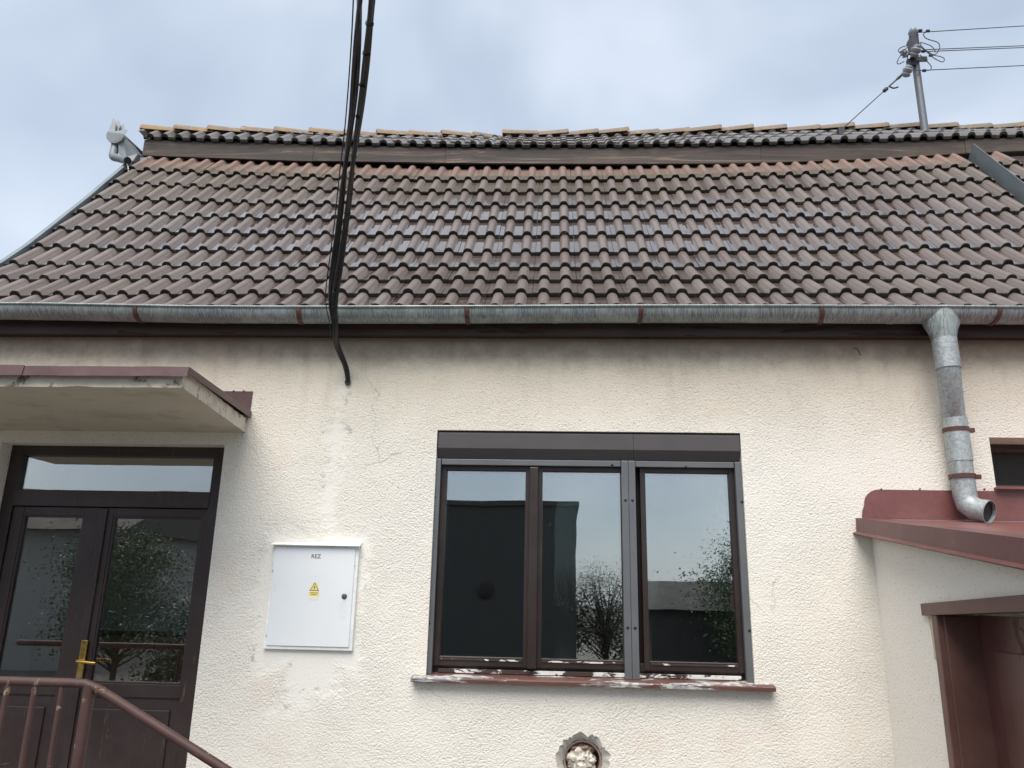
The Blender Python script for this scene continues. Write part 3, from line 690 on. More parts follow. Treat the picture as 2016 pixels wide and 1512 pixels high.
# vestibule: wainscot planks, dark rail, sockets seen through the glass
vx0, vx1 = XL + .32, -1.77
wt = at(60, 1247, D=WD + 1.12).z
x = vx0
while x < vx1 - .02:
    bx('wainscot_plank', x, min(x + .098, vx1), 1.118, 1.148, .57, wt, 'wainscot', house, .003); x += .1
bx('wainscot_rail', vx0, vx1, 1.095, 1.149, wt + .001, wt + .035, 'doorwood', house, .004)
for k, px in enumerate((82, 99)):
    p = at(px, 1187, D=WD + 1.14); bx('wall_socket', p.x - .026, p.x + .026, 1.136, 1.1495, p.z - .042, p.z + .042, 'blackflat', house, .007)

# --- canopy over the door
cx1w, cx1f, cy = -1.905, -1.80, -1.08; ch = H(.944); cx0 = -4.0
canopy = G().prism([(cx0, .0, ch), (cx1w, .0, ch), (cx1f, cy, ch), (cx0, cy, ch)], (0, 0, .085)).build('canopy', 'concrete', house)
me = canopy.data; bm = bmesh.new(); bm.from_mesh(me)
bmesh.ops.subdivide_edges(bm, edges=list(bm.edges), cuts=24, use_grid_fill=True)
for v in bm.verts:
    n_ = noise.noise(v.co * 6) + .6 * noise.noise(v.co * 19)
    edge = abs(v.co.y - cy) < .02 or abs((v.co.x - cx1w) - (v.co.y / cy) * (cx1f - cx1w)) < .01
    v.co += Vector((-1 if edge and v.co.x > -2.0 else 0, 0, .3)) * max(0, n_) * (.022 if edge else .003)
bm.to_mesh(me); bm.free(); me.materials.append(M['edgeconc'])
for p in me.polygons:
    if abs(p.normal.z) < .6: p.material_index = 1
tz = ch + .087; tf = H(1.03)
def rot_sheet(pts, th, name, mat): return G().prism(pts, th).build(name, mat, canopy)
G().prism([(cx0, .0, tz + .04), (cx1w + .01, .0, tz + .04), (cx1f + .03, cy - .03, tz + .002), (cx0, cy - .03, tz + .002)], (0, 0, .004)).build('canopy_sheet', 'redtin_dark', canopy)
j = at(50, 735, D=WD - 1.1).x
for a, b, dz in ((cx0, j, .004), (j - .02, cx1f + .035, 0)):
    n = 12; V = []; Fc = []
    for k in range(n + 1):
        x = a + (b - a) * k / n; wv = .004 * noise.noise(Vector((x * 7, 3, 1)))
        V += [(x, cy - .034 - dz + wv, tz + .010 + dz + wv), (x, cy - .040 - dz + 2 * wv, tz - .040 + 1.5 * wv)]
    Fc = [(2 * k, 2 * k + 1, 2 * k + 3, 2 * k + 2) for k in range(n)]
    o = obj('drip_edge', V, Fc, 'redtin_dark', canopy); o.modifiers.new('t', 'SOLIDIFY').thickness = .003
G().prism([(cx1f + .036, cy - .035, tz + .008), (cx1f + .036, cy - .035, tz - .026), (cx1w + .018, -.002, tz + .008), (cx1w + .018, -.002, tz + .05)], (.003, 0, 0)).build('side_edge', 'redtin_dark', canopy)
G().prism([(cx0, -.006, tz + .03), (cx1w + .012, -.006, tz + .03), (cx1w + .016, -.006, H(1.21)), (cx0, -.006, H(1.212))], (0, .0045, 0)).build('wall_upstand', 'redtin_dark', canopy)
for px in (436, 460, 480): G().lathe(at(px, 770, D=WD - .006), (0, -1, 0), [(-.004, .006), (.006, .005)], 8).build('upstand_nail', 'redtin_dark', canopy)

# --- small vent opening on the right
vp = bx('vent_opening', SX0 + .004, SX1 - .004, .27, .30, SZ0 + .002, SZ1 - .002, 'indark', house, .004)
rectframe('vent_frame', SX0 + .005, SX1 - .005, SZ0 + .003, SZ1 - .003, .20, .262, .045, 'board', vp)
bx('vent_sill', SX0 - .015, SX1 + .02, -.045, .10, SZ0 - .012, SZ0 + .004, 'redtin', vp, .003)

# --- broken flue hole stuffed with plastic
seg = 80; V = []; Fc = []
for s in range(seg):
    a = 2 * math.pi * s / seg; c, sn = math.cos(a), math.sin(a); q = .17 / max(abs(c), abs(sn))
    V += [(HX + c * q, 0, HZ + sn * q)]
    rr = HR * min(1.58, 1.40 + .34 * noise.noise(Vector((c * 2, sn * 2, 4))) + .16 * noise.noise(Vector((c * 7, sn * 7, 2))) + .10 * noise.noise(Vector((c * 19, sn * 19, 6)))); V += [(HX + c * rr, .0 + .003 * noise.noise(Vector((c * 5, sn * 5, 1))), HZ + sn * rr)]
    V += [(HX + c * (rr - .006), .006, HZ + sn * (rr - .006))]
    r2_ = HR * (1.02 + .06 * noise.noise(Vector((c * 4, sn * 4, 9)))); V += [(HX + c * r2_, .010, HZ + sn * r2_)]
    V += [(HX + c * HR, .16, HZ + sn * HR)]
F0 = []
for s in range(seg):
    b, b2 = s * 5, ((s + 1) % seg) * 5
    F0.append((b, b2, b2 + 1, b + 1))
    for e in range(1, 4): Fc.append((b + e, b + e + 1, b2 + e + 1, b2 + e))
nb0 = len(vs); vs += V; fs += [tuple(i + nb0 for i in q) for q in F0]
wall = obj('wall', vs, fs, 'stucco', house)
flue = obj('flue_hole', V, Fc, 'mortar', house, True)
gg = G(); V = []; Fc = []
for s in range(seg):
    a = 2 * math.pi * s / seg
    for yy, rr in ((.012, HR * .995), (.012, HR * .90), (.15, HR * .88)): V.append((HX + math.cos(a) * rr, yy, HZ + math.sin(a) * rr))
for s in range(seg):
    for e in range(2): Fc.append((s * 3 + e, s * 3 + e + 1, ((s + 1) % seg) * 3 + e + 1, ((s + 1) % seg) * 3 + e))
obj('flue_lining', V, Fc, 'flue', flue, True)
G().lathe((HX, .152, HZ), (0, 1, 0), [(0, HR * .99), (.01, HR * .99)], 30).build('flue_back', 'flue', flue)
def crumple(name, c, r, sq, mat, parent, seed):
    bm = bmesh.new(); bmesh.ops.create_icosphere(bm, subdivisions=4, radius=1)
    for v in bm.verts:
        d = v.co.copy(); f_ = 1 + .5 * abs(noise.noise(d * 1.7 + Vector((seed, 0, 0)))) - .4 * abs(noise.noise(d * 3.1 + Vector((0, seed, 0))))
        v.co = Vector(c) + Vector((d.x * sq[0], d.y * sq[1], d.z * sq[2])) * r * f_
    me = bpy.data.meshes.new(name); bm.to_mesh(me); bm.free(); return link(name, me, mat, parent)
bag = crumple('plastic_bag', (HX - .005, .055, HZ + .0), .070, (1.05, .8, .95), 'plastic', None, 3)
tag(bag, 'crumpled white plastic stuffed into the round flue hole', 'plastic bag')
rag = crumple('rag', (HX + .0, .060, HZ + .062), .052, (1.5, .8, .55), 'flue', None, 8)
tag(rag, 'brown rag wedged above white plastic in the flue hole', 'rag')

# ------------------------------------------------------------------ annex with tin roof on the right
AX = 1.85; ay1 = -2.7
annex = thing('annex', 'low cream annex with red-brown tin roof and brown side door', 'annex', (AX, 0, 0))
rl = lambda y: H(.47) + .150 * y * .97            # height of the verge along its run (y negative)
dy0, dy1 = -(WD - 3.985), -(WD - 2.95)
V = [(AX, -.0, 0), (AX, dy0, 0), (AX, dy0, H(-.035)), (AX, dy1, H(.015)), (AX, dy1, 0), (AX, ay1, 0), (AX, ay1, rl(ay1) - .05), (AX, 0, rl(0) - .05)]
G().prism(V, (.25, 0, 0)).build('wall', 'annex', annex)
G().box(AX, 4.6, ay1 - .25, ay1 - .001, 0, rl(ay1) - .06).build('wall', 'annex', annex)
ar = G().prism([(AX - .075, .001, rl(0) - .012), (4.7, .001, rl(0) - .012), (4.7, ay1 - .3, rl(ay1 - .3) - .012), (AX - .075, ay1 - .3, rl(ay1 - .3) - .012)], (0, 0, .010)).build('roof', 'redtin', annex)
# verge tin in two lapped lengths, with a rolled lower edge
yj = -(WD - at(1818, 1040, x=AX - .08).y - WD) if False else at(1816, 1035, x=AX - .085).y
for n_, (a, b, dd) in enumerate(((.012, yj, 0), (yj + .015, ay1 - .3, .0045))):
    V = []; Fc = []; nn = 8
    for k in range(nn + 1):
        y = a + (b - a) * k / nn; z = rl(y); wv = .002 * noise.noise(Vector((y * 6, 2, 0)))
        hgt = .070 + .012 * (-y)
        for ox, oz in ((.075, .006), (-.080 - dd, .006 + dd * .5), (-.084 - dd + wv, -hgt), (-.105 - dd + wv, -hgt - .012), (-.088 - dd, -hgt - .022)): V.append((AX + ox, y, z + oz))
    for k in range(nn):
        for e in range(4): Fc.append((k * 5 + e, k * 5 + e + 1, k * 5 + 6 + e, k * 5 + 5 + e))
    o = obj('verge_tin', V, Fc, 'redtin_verge', ar); o.modifiers.new('t', 'SOLIDIFY').thickness = .0025
# flashing up the house wall, rounded at its end
fz0, fz1 = H(.485), H(.642); pts = [(AX - .045, fz0 - .01), (AX - .04, fz0 + .03)]
for k in range(7): a = math.pi / 2 * k / 6; pts.append((AX + .065 - .09 * math.cos(a), fz1 - .09 + .09 * math.sin(a)))
pts += [(4.6, fz1 + .003), (4.6, fz0 - .01)]
G().prism([(x, -.007, z) for x, z in pts], (0, .0055, 0)).build('wall_flashing', 'redtin', ar)
for px in (1735, 1811, 1938): G().lathe(at(px, 963, D=WD - .004), (0, -1, 0), [(-.003, .005), (.008, .004)], 8).build('flashing_nail', 'redtin', ar)
# door set in the side wall
fr = G(); 
ad = G().prism([(AX - .02, -(WD - 4.065), H(-.055)), (AX - .02, dy1 - .1, H(-.006)), (AX - .02, dy1 - .1, H(.060)), (AX - .02, -(WD - 4.065), H(.002))], (.10, 0, 0)).build('door', 'frame_red', annex, False, .004)
ad['label'] = 'brown door under a crooked lintel board'
G().box(AX - .012, AX + .20, dy0 - .055, dy0 - .002, 0, H(-.05)).build('door_jamb', 'frame_red', ad, False, .004)
G().box(AX + .015, AX + .235, dy0 - .075, dy0 - .0555, 0, H(-.052)).build('door_stop', 'frame_red', ad, False, .003)
G().box(AX - .012, AX + .20, dy1 + .002, dy1 + .055, 0, H(-.02)).build('door_jamb', 'frame_red', ad, False, .004)
G().prism([(AX - .004, dy0 + .002, H(-.07)), (AX - .004, dy0 + .052, H(-.058)), (AX - .004, dy0 + .036, H(-.13)), (AX - .004, dy0 + .028, H(-.2)), (AX - .004, dy0 + .034, H(-.25)), (AX - .004, dy0 + .002, H(-.27))], (.003, 0, 0)).build('bare_plaster', 'bareplaster', annex)
ys = dy0 - .078
lf = G().box(AX + .17, AX + .21, dy1 + .05, ys, .01, H(-.045)).build('door_leaf', 'door_red', ad, False, .004)
G().box(AX + .158, AX + .169, dy1 + .16, ys - .12, .2, H(-.2)).build('raised_field', 'door_red', ad, False, .006)

# ------------------------------------------------------------------ steps and railing
steps = thing('entrance_steps', 'concrete landing and steps below the double door', 'steps', (-2.8, -.6, 0))
G().box(-4.05, -2.0, -1.14, -.001, 0, .565).build('landing', 'step', steps, False, .01)
for k in range(3): G().box(-2.0 + .001 + k * .32, -2.0 + .32 * (k + 1), -1.14, -.001, 0, .565 - .14 * (k + 1)).build('step', 'step', steps, False, .008)
RY = -1.02
rail = thing('handrail', 'chipped brown tubular handrail bending down beside the door steps', 'handrail', (-2.0, RY, .56))
q = at(180, 1346, D=3.6); e2 = at(440, 1513, D=3.6)
slope = (e2.z - q.z) / (e2.x - q.x)
pts = [(-4.0, RY, q.z + .004), (-3.0, RY, q.z + .002), (q.x - .10, RY, q.z + .001), (q.x - .03, RY, q.z - .001), (q.x + .03, RY, q.z + slope * .04), (q.x + .12, RY, q.z + slope * .125), (e2.x, RY, e2.z), (-.98, RY, q.z + slope * (-.98 - q.x))]
tb('rail', pts, .0205, 'railpaint', rail, 14)
tb('post', [(q.x - .005, RY, .56), (q.x - .005, RY, q.z - .006)], .026, 'railpaint', rail, 14)
tb('post', [(-1.03, RY, .14), (-1.03, RY, q.z + slope * (-1.03 - q.x))], .022, 'railpaint', rail, 14)
for px in (14, 68, 122, -45, -110):
    p = at(px, 1358, D=3.6); tb('baluster', [(p.x, RY, .56), (p.x, RY, q.z - .004)], .0125, 'railpaint', rail, 10)

# ------------------------------------------------------------------ electrical cabinet
bx0, bx1, bz0_, bz1_ = -1.652, -1.134, H(-.325), H(.268)
cab = thing('electrical_cabinet', 'white metal electrical cabinet with warning sticker on the cream wall', 'cabinet', ((bx0 + bx1) / 2, -.02, bz0_))
bx('cabinet_body', bx0, bx1, -.022, .06, bz0_, bz1_ - .004, 'enamel_rust', cab, .003)
bx('cabinet_door', bx0 + .017, bx1 - .020, -.0285, -.0225, bz0_ + .020, bz1_ - .019, 'enamel', cab, .0015)
G().prism([(bx0 - .006, -.002, bz1_ + .012), (bx0 - .006, -.05, bz1_ - .004), (bx0 - .006, -.05, bz1_ - .008), (bx0 - .006, -.002, bz1_ - .006)], (bx1 - bx0 + .012, 0, 0)).build('rain_hood', 'enamel_rust', cab)
for zz in (H(.15), H(-.215)): tb('hinge', [(bx0 + .012, -.026, zz - .035), (bx0 + .012, -.026, zz + .035)], .0055, 'enamel_rust', cab, 8)
lk = at(678, 1174, D=WD - .028)
lko = G().lathe((lk.x, -.028, lk.z), (0, -1, 0), [(0, .0165), (.003, .0165), (.0055, .013), (.0055, .008), (.002, .0075)], 18).build('lock', 'steel', cab, True)
G().lathe((lk.x, -.0305, lk.z), (0, -1, 0), [(0, .0055), (.0035, .004)], 10).build('lock_pin', 'porcelain', lko, True)
def text(body, size, p, mat, parent, name):
    cu = bpy.data.curves.new(name, 'FONT'); cu.body = body; cu.size = size; cu.align_x = 'CENTER'; cu.extrude = .0003; cu.offset = .0002
    o = bpy.data.objects.new(name, cu); me = bpy.data.meshes.new_from_object(o); bpy.data.objects.remove(o)
    mw = Matrix.Translation(p) @ Matrix.Rotation(R(90), 4, 'X'); me.transform(mw); return link(name, me, mat, parent)
tp = at(622, 1099, D=WD - .029); text('REZ', .033, (tp.x, -.0292, tp.z), 'print', cab, 'lettering')
s0 = at(619, 1163, D=WD - .029)
st_ = bx('warning_sticker', s0.x - .030, s0.x + .027, -.0292, -.0286, s0.z - .052, s0.z + .052, 'pale', cab, .0001)
def tri(c, r, y, name, mat): G().prism([(c[0] - r * .95, y, c[1] - r * .62), (c[0] + r * .95, y, c[1] - r * .62), (c[0], y, c[1] + r)], (0, .0002, 0)).build(name, mat, st_)
tc_ = (s0.x - .001, s0.z + .018); tri(tc_, .030, -.0296, 'warning_triangle', 'print'); tri((tc_[0], tc_[1] - .0005), .0235, -.0300, 'triangle_field', 'yellow')
bl = [(.001, .013), (-.006, -.001), (-.001, -.0005), (-.003, -.011), (.005, .003), (.001, .0025), (.004, .012)]
G().prism([(tc_[0] + a, -.0304, tc_[1] - .002 + b) for a, b in bl], (0, .0002, 0)).build('lightning_bolt', 'print', st_)
bx('sticker_band', s0.x - .030, s0.x + .026, -.0296, -.0293, s0.z - .028, s0.z - .006, 'yellow', st_, .00005)
for k in range(2): bx('sticker_print', s0.x - (.026 if k == 0 else .018), s0.x + (.024 if k == 0 else .014), -.0299, -.0297, s0.z - .0135 - .009 * k, s0.z - .0105 - .009 * k, 'print', st_, .00003)

# ------------------------------------------------------------------ service cable
cable = thing('service_cable', 'thick black twisted service cable hanging in front of the roof to the wall', 'cable', at(685, 757, D=WD))
pole = Vector((4.9, -13.6, 7.0))
def cpath(tab, tail):
    P_ = [at(a, b, D=d) for a, b, d in tab]; a_, b_ = P_[-1], pole + Vector(tail); d_ = (P_[-1] - P_[-2]); o_ = spline(P_, 9)
    for k in range(1, 25):
        t = k / 24; m_ = a_ + d_.normalized() * 4
        o_.append(a_ * (1 - t) ** 2 + m_ * 2 * t * (1 - t) + b_ * t * t)
    return o_
c1 = cpath([(685, 757, 4.612), (680, 722, 4.57), (664, 680, 4.47), (658, 640, 4.33), (650, 585, 4.24), (660, 500, 4.03), (668, 440, 3.90), (679, 340, 3.62), (690, 250, 3.36), (702, 110, 2.92), (709, -10, 2.58), (712, -120, 2.3)], (0, 0, 0))
c2 = cpath([(687, 755, 4.612), (682, 724, 4.565), (666, 684, 4.46), (662, 640, 4.31), (660, 590, 4.22), (673, 500, 4.0), (684, 420, 3.84), (694, 330, 3.56), (704, 255, 3.34), (720, 120, 2.92), (733, -10, 2.56), (741, -120, 2.3)], (.1, 0, -.02))
def strand(pts, off, tw, r, name, ph, mat='black'):
    o = []; s = 0
    for i, p in enumerate(pts):
        if i: s += (pts[i] - pts[i - 1]).length
        a = ph + s * tw; fo = min(1, s / .25)
        o.append(p + Vector((math.cos(a), math.sin(a) * .4, math.sin(a))) * off * (.4 + .6 * fo) + Vector((noise.noise(p * 3.1 + Vector((ph, 0, 0))), 0, 0)) * .006)
    return G().tube(o, [r * (.75 + .25 * min(1, k / 8)) for k in range(len(o))], 8).build(name, mat, cable, True)
strand(c1, .008, 3.2, .0115, 'strand', 0); strand(c1, .008, 3.2, .0105, 'strand', 3.1)
strand(c2, .008, 2.6, .0115, 'strand', 1); strand(c2, .008, 2.6, .0105, 'strand', 4.1)
thin = [p + Vector((-.022, -.02, 0)) for p in c1[20:]]; G().tube(thin, .0035, 6).build('messenger_wire', 'dsteel', cable, True)
for k in range(30, len(c2) - 22, 2):            # plastic ties along the bundle
    p, d = c2[k], (c2[k + 1] - c2[k]).normalized()
    if k % 4 == 2: G().tube([p - d * .004, p + d * .004], .0185, 10).build('cable_tie', 'blackflat', cable, True)
G().tube([at(684, 752, D=WD - .02), at(686, 756, D=WD + .03)], .018, 12).build('wall_gland', 'blackflat', cable, True)

# ------------------------------------------------------------------ roof mast with insulators and wires
mp_ = at(1819, 262, D=6.93); mt_ = at(1799, 82, D=6.93); mx0 = (mp_.x + mt_.x) / 2; my = 6.93 - WD
mast = thing('roof_mast', 'grey steel power mast with porcelain insulators rising through the ridge', 'mast', (mx0, my, mp_.z - .06))
tb('pole', [(mx0, my, mp_.z - .9), (mx0, my, mt_.z)], .036, 'steel', mast, 16)
MP = lambda px, py, d=6.93: at(px, py, D=d)
bx('crossarm', MP(1788, 122).x, MP(1821, 122).x, my - .055, my - .037, MP(1805, 127).z, MP(1805, 118).z, 'dsteel', mast, .003)
bx('side_plate', MP(1783, 110).x, MP(1797, 110).x, my - .075, my - .056, MP(1790, 116).z, MP(1790, 90).z, 'dsteel', mast, .003)
bx('top_bracket', MP(1792, 85).x, MP(1806, 85).x, my - .042, my + .042, MP(1800, 92).z, MP(1800, 74).z, 'dsteel', mast, .004)
bx('stay_clamp', MP(1780, 120).x, MP(1797, 120).x, my - .07, my - .03, MP(1790, 136).z, MP(1790, 124).z, 'dsteel', mast, .004)
def insul(p, s, axis=(0, 0, 1)):
    return G().lathe(p, axis, [(-.075 * s, .02 * s), (-.06 * s, .048 * s), (-.04 * s, .058 * s), (-.025 * s, .040 * s), (-.01 * s, .055 * s), (.02 * s, .06 * s), (.035 * s, .043 * s), (.05 * s, .045 * s), (.068 * s, .036 * s), (.072 * s, .01)], 18).build('insulator', 'porcelain', mast, True)
insul(MP(1798, 66), .82); insul(MP(1803, 100, 6.80), .85, (.3, -.6, .8)); insul(MP(1780, 105, 6.85), .6, (-.6, -.4, .7)); insul(MP(1786, 140, 6.83), .8, (.3, -.5, .85))
tb('insulator_pin', [MP(1798, 72), MP(1799, 84)], .014, 'dsteel', mast)
tb('insulator_pin', [MP(1803, 100, 6.80), MP(1803, 108, 6.9)], .014, 'dsteel', mast); tb('insulator_pin', [MP(1780, 105, 6.85), MP(1792, 106, 6.92)], .014, 'dsteel', mast); tb('insulator_pin', [MP(1786, 138, 6.83), MP(1790, 128, 6.9)], .014, 'dsteel', mast)
loops = [[(1827, 62), (1818, 67), (1824, 76), (1845, 83), (1850, 92), (1845, 104), (1836, 107), (1818, 95), (1811, 84)], [(1833, 109), (1812, 92)], [(1835, 108), (1853, 112), (1859, 116), (1856, 122), (1843, 117), (1830, 108)], [(1812, 83), (1832, 90), (1841, 100), (1841, 103)],
         [(1811, 108), (1822, 118), (1833, 130), (1832, 137), (1826, 139)], [(1786, 90), (1775, 93), (1769, 98), (1772, 104), (1782, 103)], [(1778, 102), (1770, 114), (1766, 123), (1770, 126), (1780, 121)], [(1796, 74), (1788, 82), (1785, 88), (1790, 90)], [(1795, 86), (1783, 96), (1777, 104)], [(1800, 86), (1789, 104), (1785, 122)]]
for k, L in enumerate(loops):
    tb('jumper_wire', spline([MP(a, b, 6.86 - .03 * (k % 3)) for a, b in L], 5), .0045, 'dsteel', mast, 6)
for px, py in ((1812, 60), (1827, 61), (1818, 101), (1833, 109), (1820, 139)):
    G().lathe(MP(px, py, 6.86), (1, .1, .05), [(-.022, .004), (-.018, .014), (.012, .016), (.02, .005)], 10).build('wire_clamp', 'dsteel', mast, True)
wires = [((1806, 64), (2016, 51)), ((1818, 98), (2016, 90)), ((1812, 102), (2016, 93.5)), ((1806, 139), (2016, 129))]
for k, (a, b) in enumerate(wires):
    A_ = MP(a[0], a[1], 6.86); B_ = at(b[0], b[1], D=7.6); d = B_ - A_; far = A_ + d * 14
    tb('power_wire', [A_ + (far - A_) * t + Vector((0, 0, -.5 * 4 * t * (1 - t) * .0)) for t in (0, .07, .2, .5, 1)], .0048, 'dsteel', mast, 6)
ga, gb2 = MP(1788, 136, 6.86), at(1658, 254, D=6.98)
gl = lambda t: ga + (gb2 - ga) * t
guy = tb('guy_wire', [gl(.0), gl(.35), gl(1)], .0048, 'dsteel', mast, 6)
tb('turnbuckle', [gl(.02), gl(.06), gl(.10), gl(.14), gl(.18)], [.010, .016, .011, .016, .009], 'dsteel', mast)
G().lathe(gl(.345), (gb2 - ga), [(-.035, .005), (-.02, .02), (.02, .02), (.035, .005)], 10).build('guy_insulator', 'dsteel', mast, True)
tb('hook', spline([gl(.17), gl(.245), gl(.255) + Vector((-.02, 0, -.02)), gl(.262) + Vector((.02, 0, -.04)), gl(.25) + Vector((.06, 0, -.035))], 4), .008, 'dsteel', mast)
bx('guy_anchor', gb2.x - .04, gb2.x + .02, gb2.y - .02, gb2.y + .06, gb2.z - .10, gb2.z + .008, 'dsteel', mast, .003)

# ------------------------------------------------------------------ rain spout at the gable
SPD = 6.55
sp = thing('rain_spout', 'galvanised gutter end with crumpled tin flaps and spout dripping on the roof', 'rain spout', at(252, 335, D=SPD))
SPp = lambda px, py, d=SPD: at(160 + px / 5.93, 200 + py / 5.93, D=d)
cc = SPp(393, 415); rad = (SPp(495, 415) - SPp(293, 415)).length / 2
# half round trough running back along the gable, closed by a round end plate
V = []; Fc = []; ns = 16
for yy, dxx, dz in ((0, 0, 0), (.06, .015, -.01), (.9, .10, -.02)):
    for s in range(ns + 1): a = math.pi * s / ns + math.pi; V.append((cc.x + dxx + rad * math.cos(a), cc.y + yy, cc.z + .03 + dz + rad * math.sin(a)))
for k in range(2):
    for s in range(ns): Fc.append((k * (ns + 1) + s, k * (ns + 1) + s + 1, (k + 1) * (ns + 1) + s + 1, (k + 1) * (ns + 1) + s))
tr_ = obj('trough', V, Fc, 'tin', sp, True); tr_.modifiers.new('t', 'SOLIDIFY').thickness = .004
outline = [SPp(*q) for q in ((310, 352), (295, 385), (296, 420), (315, 455), (350, 480), (393, 487), (435, 478), (475, 450), (497, 410), (500, 372), (440, 362), (380, 360))]
G().prism([p + Vector((0, -.004, 0)) for p in outline], (0, .006, 0)).build('end_plate', 'tin', sp)
for k, poly in enumerate((((310, 355), (372, 195), (402, 245), (392, 345)), ((335, 352), (402, 245), (428, 213), (455, 275), (430, 345)), ((385, 352), (470, 275), (488, 262), (502, 330)), ((315, 358), (520, 325), (535, 335), (505, 378), (400, 365)))):
    pp = [SPp(a, b, SPD + .02 + .035 * k * (1 if k < 3 else -.9) + .08 * (355 - b) / 160 * (.5 + .3 * k)) for a, b in poly]
    G().prism(pp, (.002, .004, .002)).build('tin_flap', 'tin', sp)
# hopper sheet slanting from the trough down to the roof edge
hp = [SPp(500, 400, SPD + .02), SPp(665, 610, SPD + .10), SPp(600, 700, SPD + .03), SPp(520, 650, SPD + .02), SPp(430, 600, SPD + .01), SPp(430, 480, SPD + .01)]
G().prism(hp, (0, .10, .02)).build('hopper', 'tin', sp, False, .006)
r_ = (SPp(585, 690) - SPp(497, 690)).length / 2
tb('elbow', spline([SPp(400, 500, SPD + .06), SPp(388, 560, SPD + .04), SPp(372, 640, SPD - .0), SPp(430, 660, SPD - .03), SPp(500, 680, SPD - .06), SPp(540, 691, SPD - .09)], 6), r_, 'tin', sp, 18)
G().lathe(SPp(541, 691, SPD - .0915), SPp(541, 691, SPD - .09) - SPp(500, 680, SPD - .06), [(-.004, r_ * .9), (.003, r_ * .9)], 18).build('spout_mouth_shade', 'blackflat', sp)  # black disc on the closed tube end, painted shade of an open mouth
tb('water_trickle', spline([SPp(535, 728, SPD - .09), SPp(545, 760, SPD - .11), SPp(550, 800, SPD - .12), SPp(551, 870, SPD - .13)], 5), [.006] + [.005] * 14 + [.003], 'water', sp, 8)
bx('support_strap', SPp(640, 600).x, SPp(665, 600).x + .05, SPD - WD + .08, SPD - WD + .14, SPp(640, 640).z, SPp(640, 600).z, 'tin', sp, .003)

# ------------------------------------------------------------------ plants and what the panes reflect
def leaf_mesh(name, pts, size, mat, parent, seed, narrow=.45):
    rnd = random.Random(seed); V = []; Fc = []
    for p in pts:
        d = Vector((rnd.gauss(0, 1), rnd.gauss(0, 1), rnd.gauss(-.2, .7))).normalized(); s = Vector((rnd.gauss(0, 1), rnd.gauss(0, 1), rnd.gauss(0, 1))).cross(d).normalized()
        L = size * rnd.uniform(.6, 1.35); W = L * narrow; b = len(V)
        V += [p, p + d * L * .5 + s * W * .5, p + d * L, p + d * L * .5 - s * W * .5]; Fc += [(b, b + 1, b + 2), (b, b + 2, b + 3)]
    return obj(name, V, Fc, mat, parent)
def tree(name, label, base, height, crown, n, size, mat, seed, clumps=22, group=None, z0=.35):
    rnd = random.Random(seed); t = thing(name, label, 'tree' if height > 2 else 'shrub', base, group); B = Vector(base)
    top = B + Vector((rnd.uniform(-.1, .1), rnd.uniform(-.1, .1), height * .8)); pts = []; g_ = G()
    g_.tube(spline([B - Vector((0, 0, .05)), B + Vector((rnd.uniform(-.06, .06), 0, height * .3)), B + Vector((rnd.uniform(-.1, .1), 0, height * .55)), top], 4), [max(.012, height * .022 * (1 - k / 13)) for k in range(13)], 8)
    for c in range(clumps):
        a = rnd.uniform(0, 6.28); zz = rnd.uniform(z0, 1.0); rr = crown * math.sqrt(rnd.random()) * (1 - .5 * abs(zz - .6) / .6)
        cc_ = B + Vector((math.cos(a) * rr, math.sin(a) * rr, zz * height)); st0 = B + (top - B) * max(.2, zz * .75 - .05)
        g_.tube([st0, (st0 + cc_) / 2 + Vector((0, 0, -.05)), cc_], [height * .008, height * .005, height * .002], 5)
        sg = crown * rnd.uniform(.16, .32)
        for k in range(n // clumps): pts.append(cc_ + Vector((rnd.gauss(0, sg), rnd.gauss(0, sg), rnd.gauss(0, sg * .7))))
    g_.build('trunk', 'bark', t, True); leaf_mesh('crown', pts, size, mat, t, seed)
    return t
tree('leafy_shrub', 'green leafy shrub poking up beside the railing balusters', (-2.20, -1.45, 0), 1.32, .13, 520, .035, 'leaf', 5, 14)
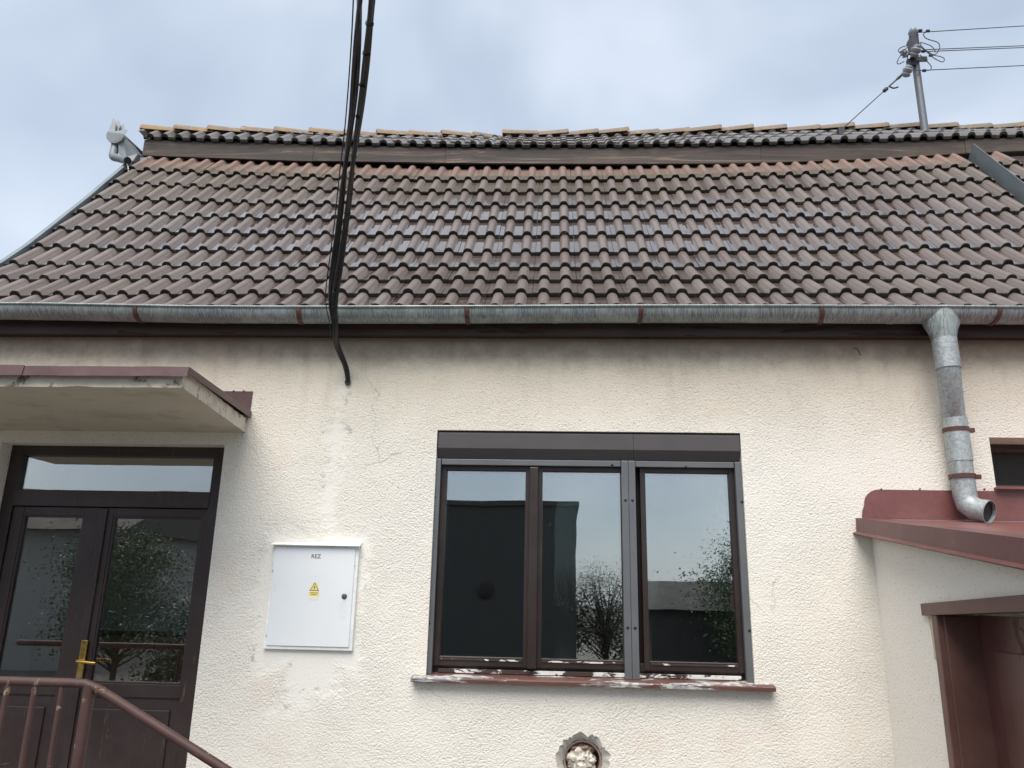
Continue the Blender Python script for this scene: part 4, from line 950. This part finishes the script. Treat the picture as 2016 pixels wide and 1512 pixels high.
# things opposite the house: seen only as reflections in the panes
shed = thing('flat_roofed_building', 'dark flat-roofed building reflected in the triple window', 'building', (-2, -11.5, 0))
G().box(-4.4, .34, -15, -11.4, 0, 3.76).build('wall', 'shed', shed); G().box(-4.45, .40, -15.1, -11.34, 3.761, 3.86).build('roof', 'shed', shed)
G().lathe((-1.30, -11.4, 2.02), (0, 1, 0), [(-.02, .16), (.05, .16), (.06, .13)], 24).build('round_vent', 'blackflat', shed, True)
nb = thing('grey_house', 'grey rendered house reflected in the left door pane', 'house', (-12, -15, 0))
G().box(-17.5, -10.6, -19, -14, 0, 3.3).build('wall', 'houserender', nb)
G().prism([(-17.8, -13.6, 3.3), (-17.8, -19.4, 3.3), (-17.8, -16.5, 4.6)], (7.5, 0, 0)).build('roof', 'roofred', nb)
tree('broadleaf_tree', 'dark leafy tree reflected in the door panes', (-7.75, -9.2, 0), 2.9, 1.0, 24000, .055, 'leaf', 11, 60)
tree('fir_tree', 'drooping evergreen reflected at the foot of the right door pane', (-5.6, -7.8, 0), 1.75, .95, 11000, .065, 'leaf2', 12, 34, None, .2)
tree('bare_tree', 'thin twiggy tree reflected in the middle window pane', (1.0, -13.0, 0), 2.5, .8, 9000, .035, 'twig', 13, 54)
tree('broadleaf_tree', 'dark tree reflected at the right edge of the window', (4.55, -12.0, 0), 3.0, 1.25, 26000, .055, 'leaf', 14, 60)
for k, (x_, y_, h_, r_2) in enumerate(((-.3, -18.5, 2.0, 1.6), (2.2, -17.5, 1.8, 1.5), (4.6, -18.5, 2.1, 1.7))):
    tree('hedge_shrub', ('low shrub behind the thin twiggy tree in the window reflection', 'low shrub between twiggy tree and shed in the window reflection', 'shrub behind the dark shed roof in the window reflection')[k], (x_, y_, 0), h_, r_2, 9000, .10, 'leaf2', 20 + k, 40, None, .05)
low = thing('low_shed', 'low dark gabled shed reflected at the bottom of the right window pane', 'shed', (3.2, -12.6, 0))
G().box(2.35, 5.4, -15, -12.9, 0, 1.75).build('wall', 'shed', low); G().prism([(2.2, -12.7, 1.72), (2.2, -15.2, 1.72), (2.2, -13.95, 2.35)], (3.3, 0, 0)).build('roof', 'shed', low)
up = thing('utility_pole', 'wooden utility pole carrying the service cable', 'pole', (pole.x, pole.y, 0))
tb('pole', [(pole.x, pole.y, -.1), (pole.x, pole.y, pole.z + .15)], [.13, .09], 'bark', up, 14); bx('crossarm', pole.x - .5, pole.x + .6, pole.y - .05, pole.y + .05, pole.z - .3, pole.z - .2, 'bark', up, .01)
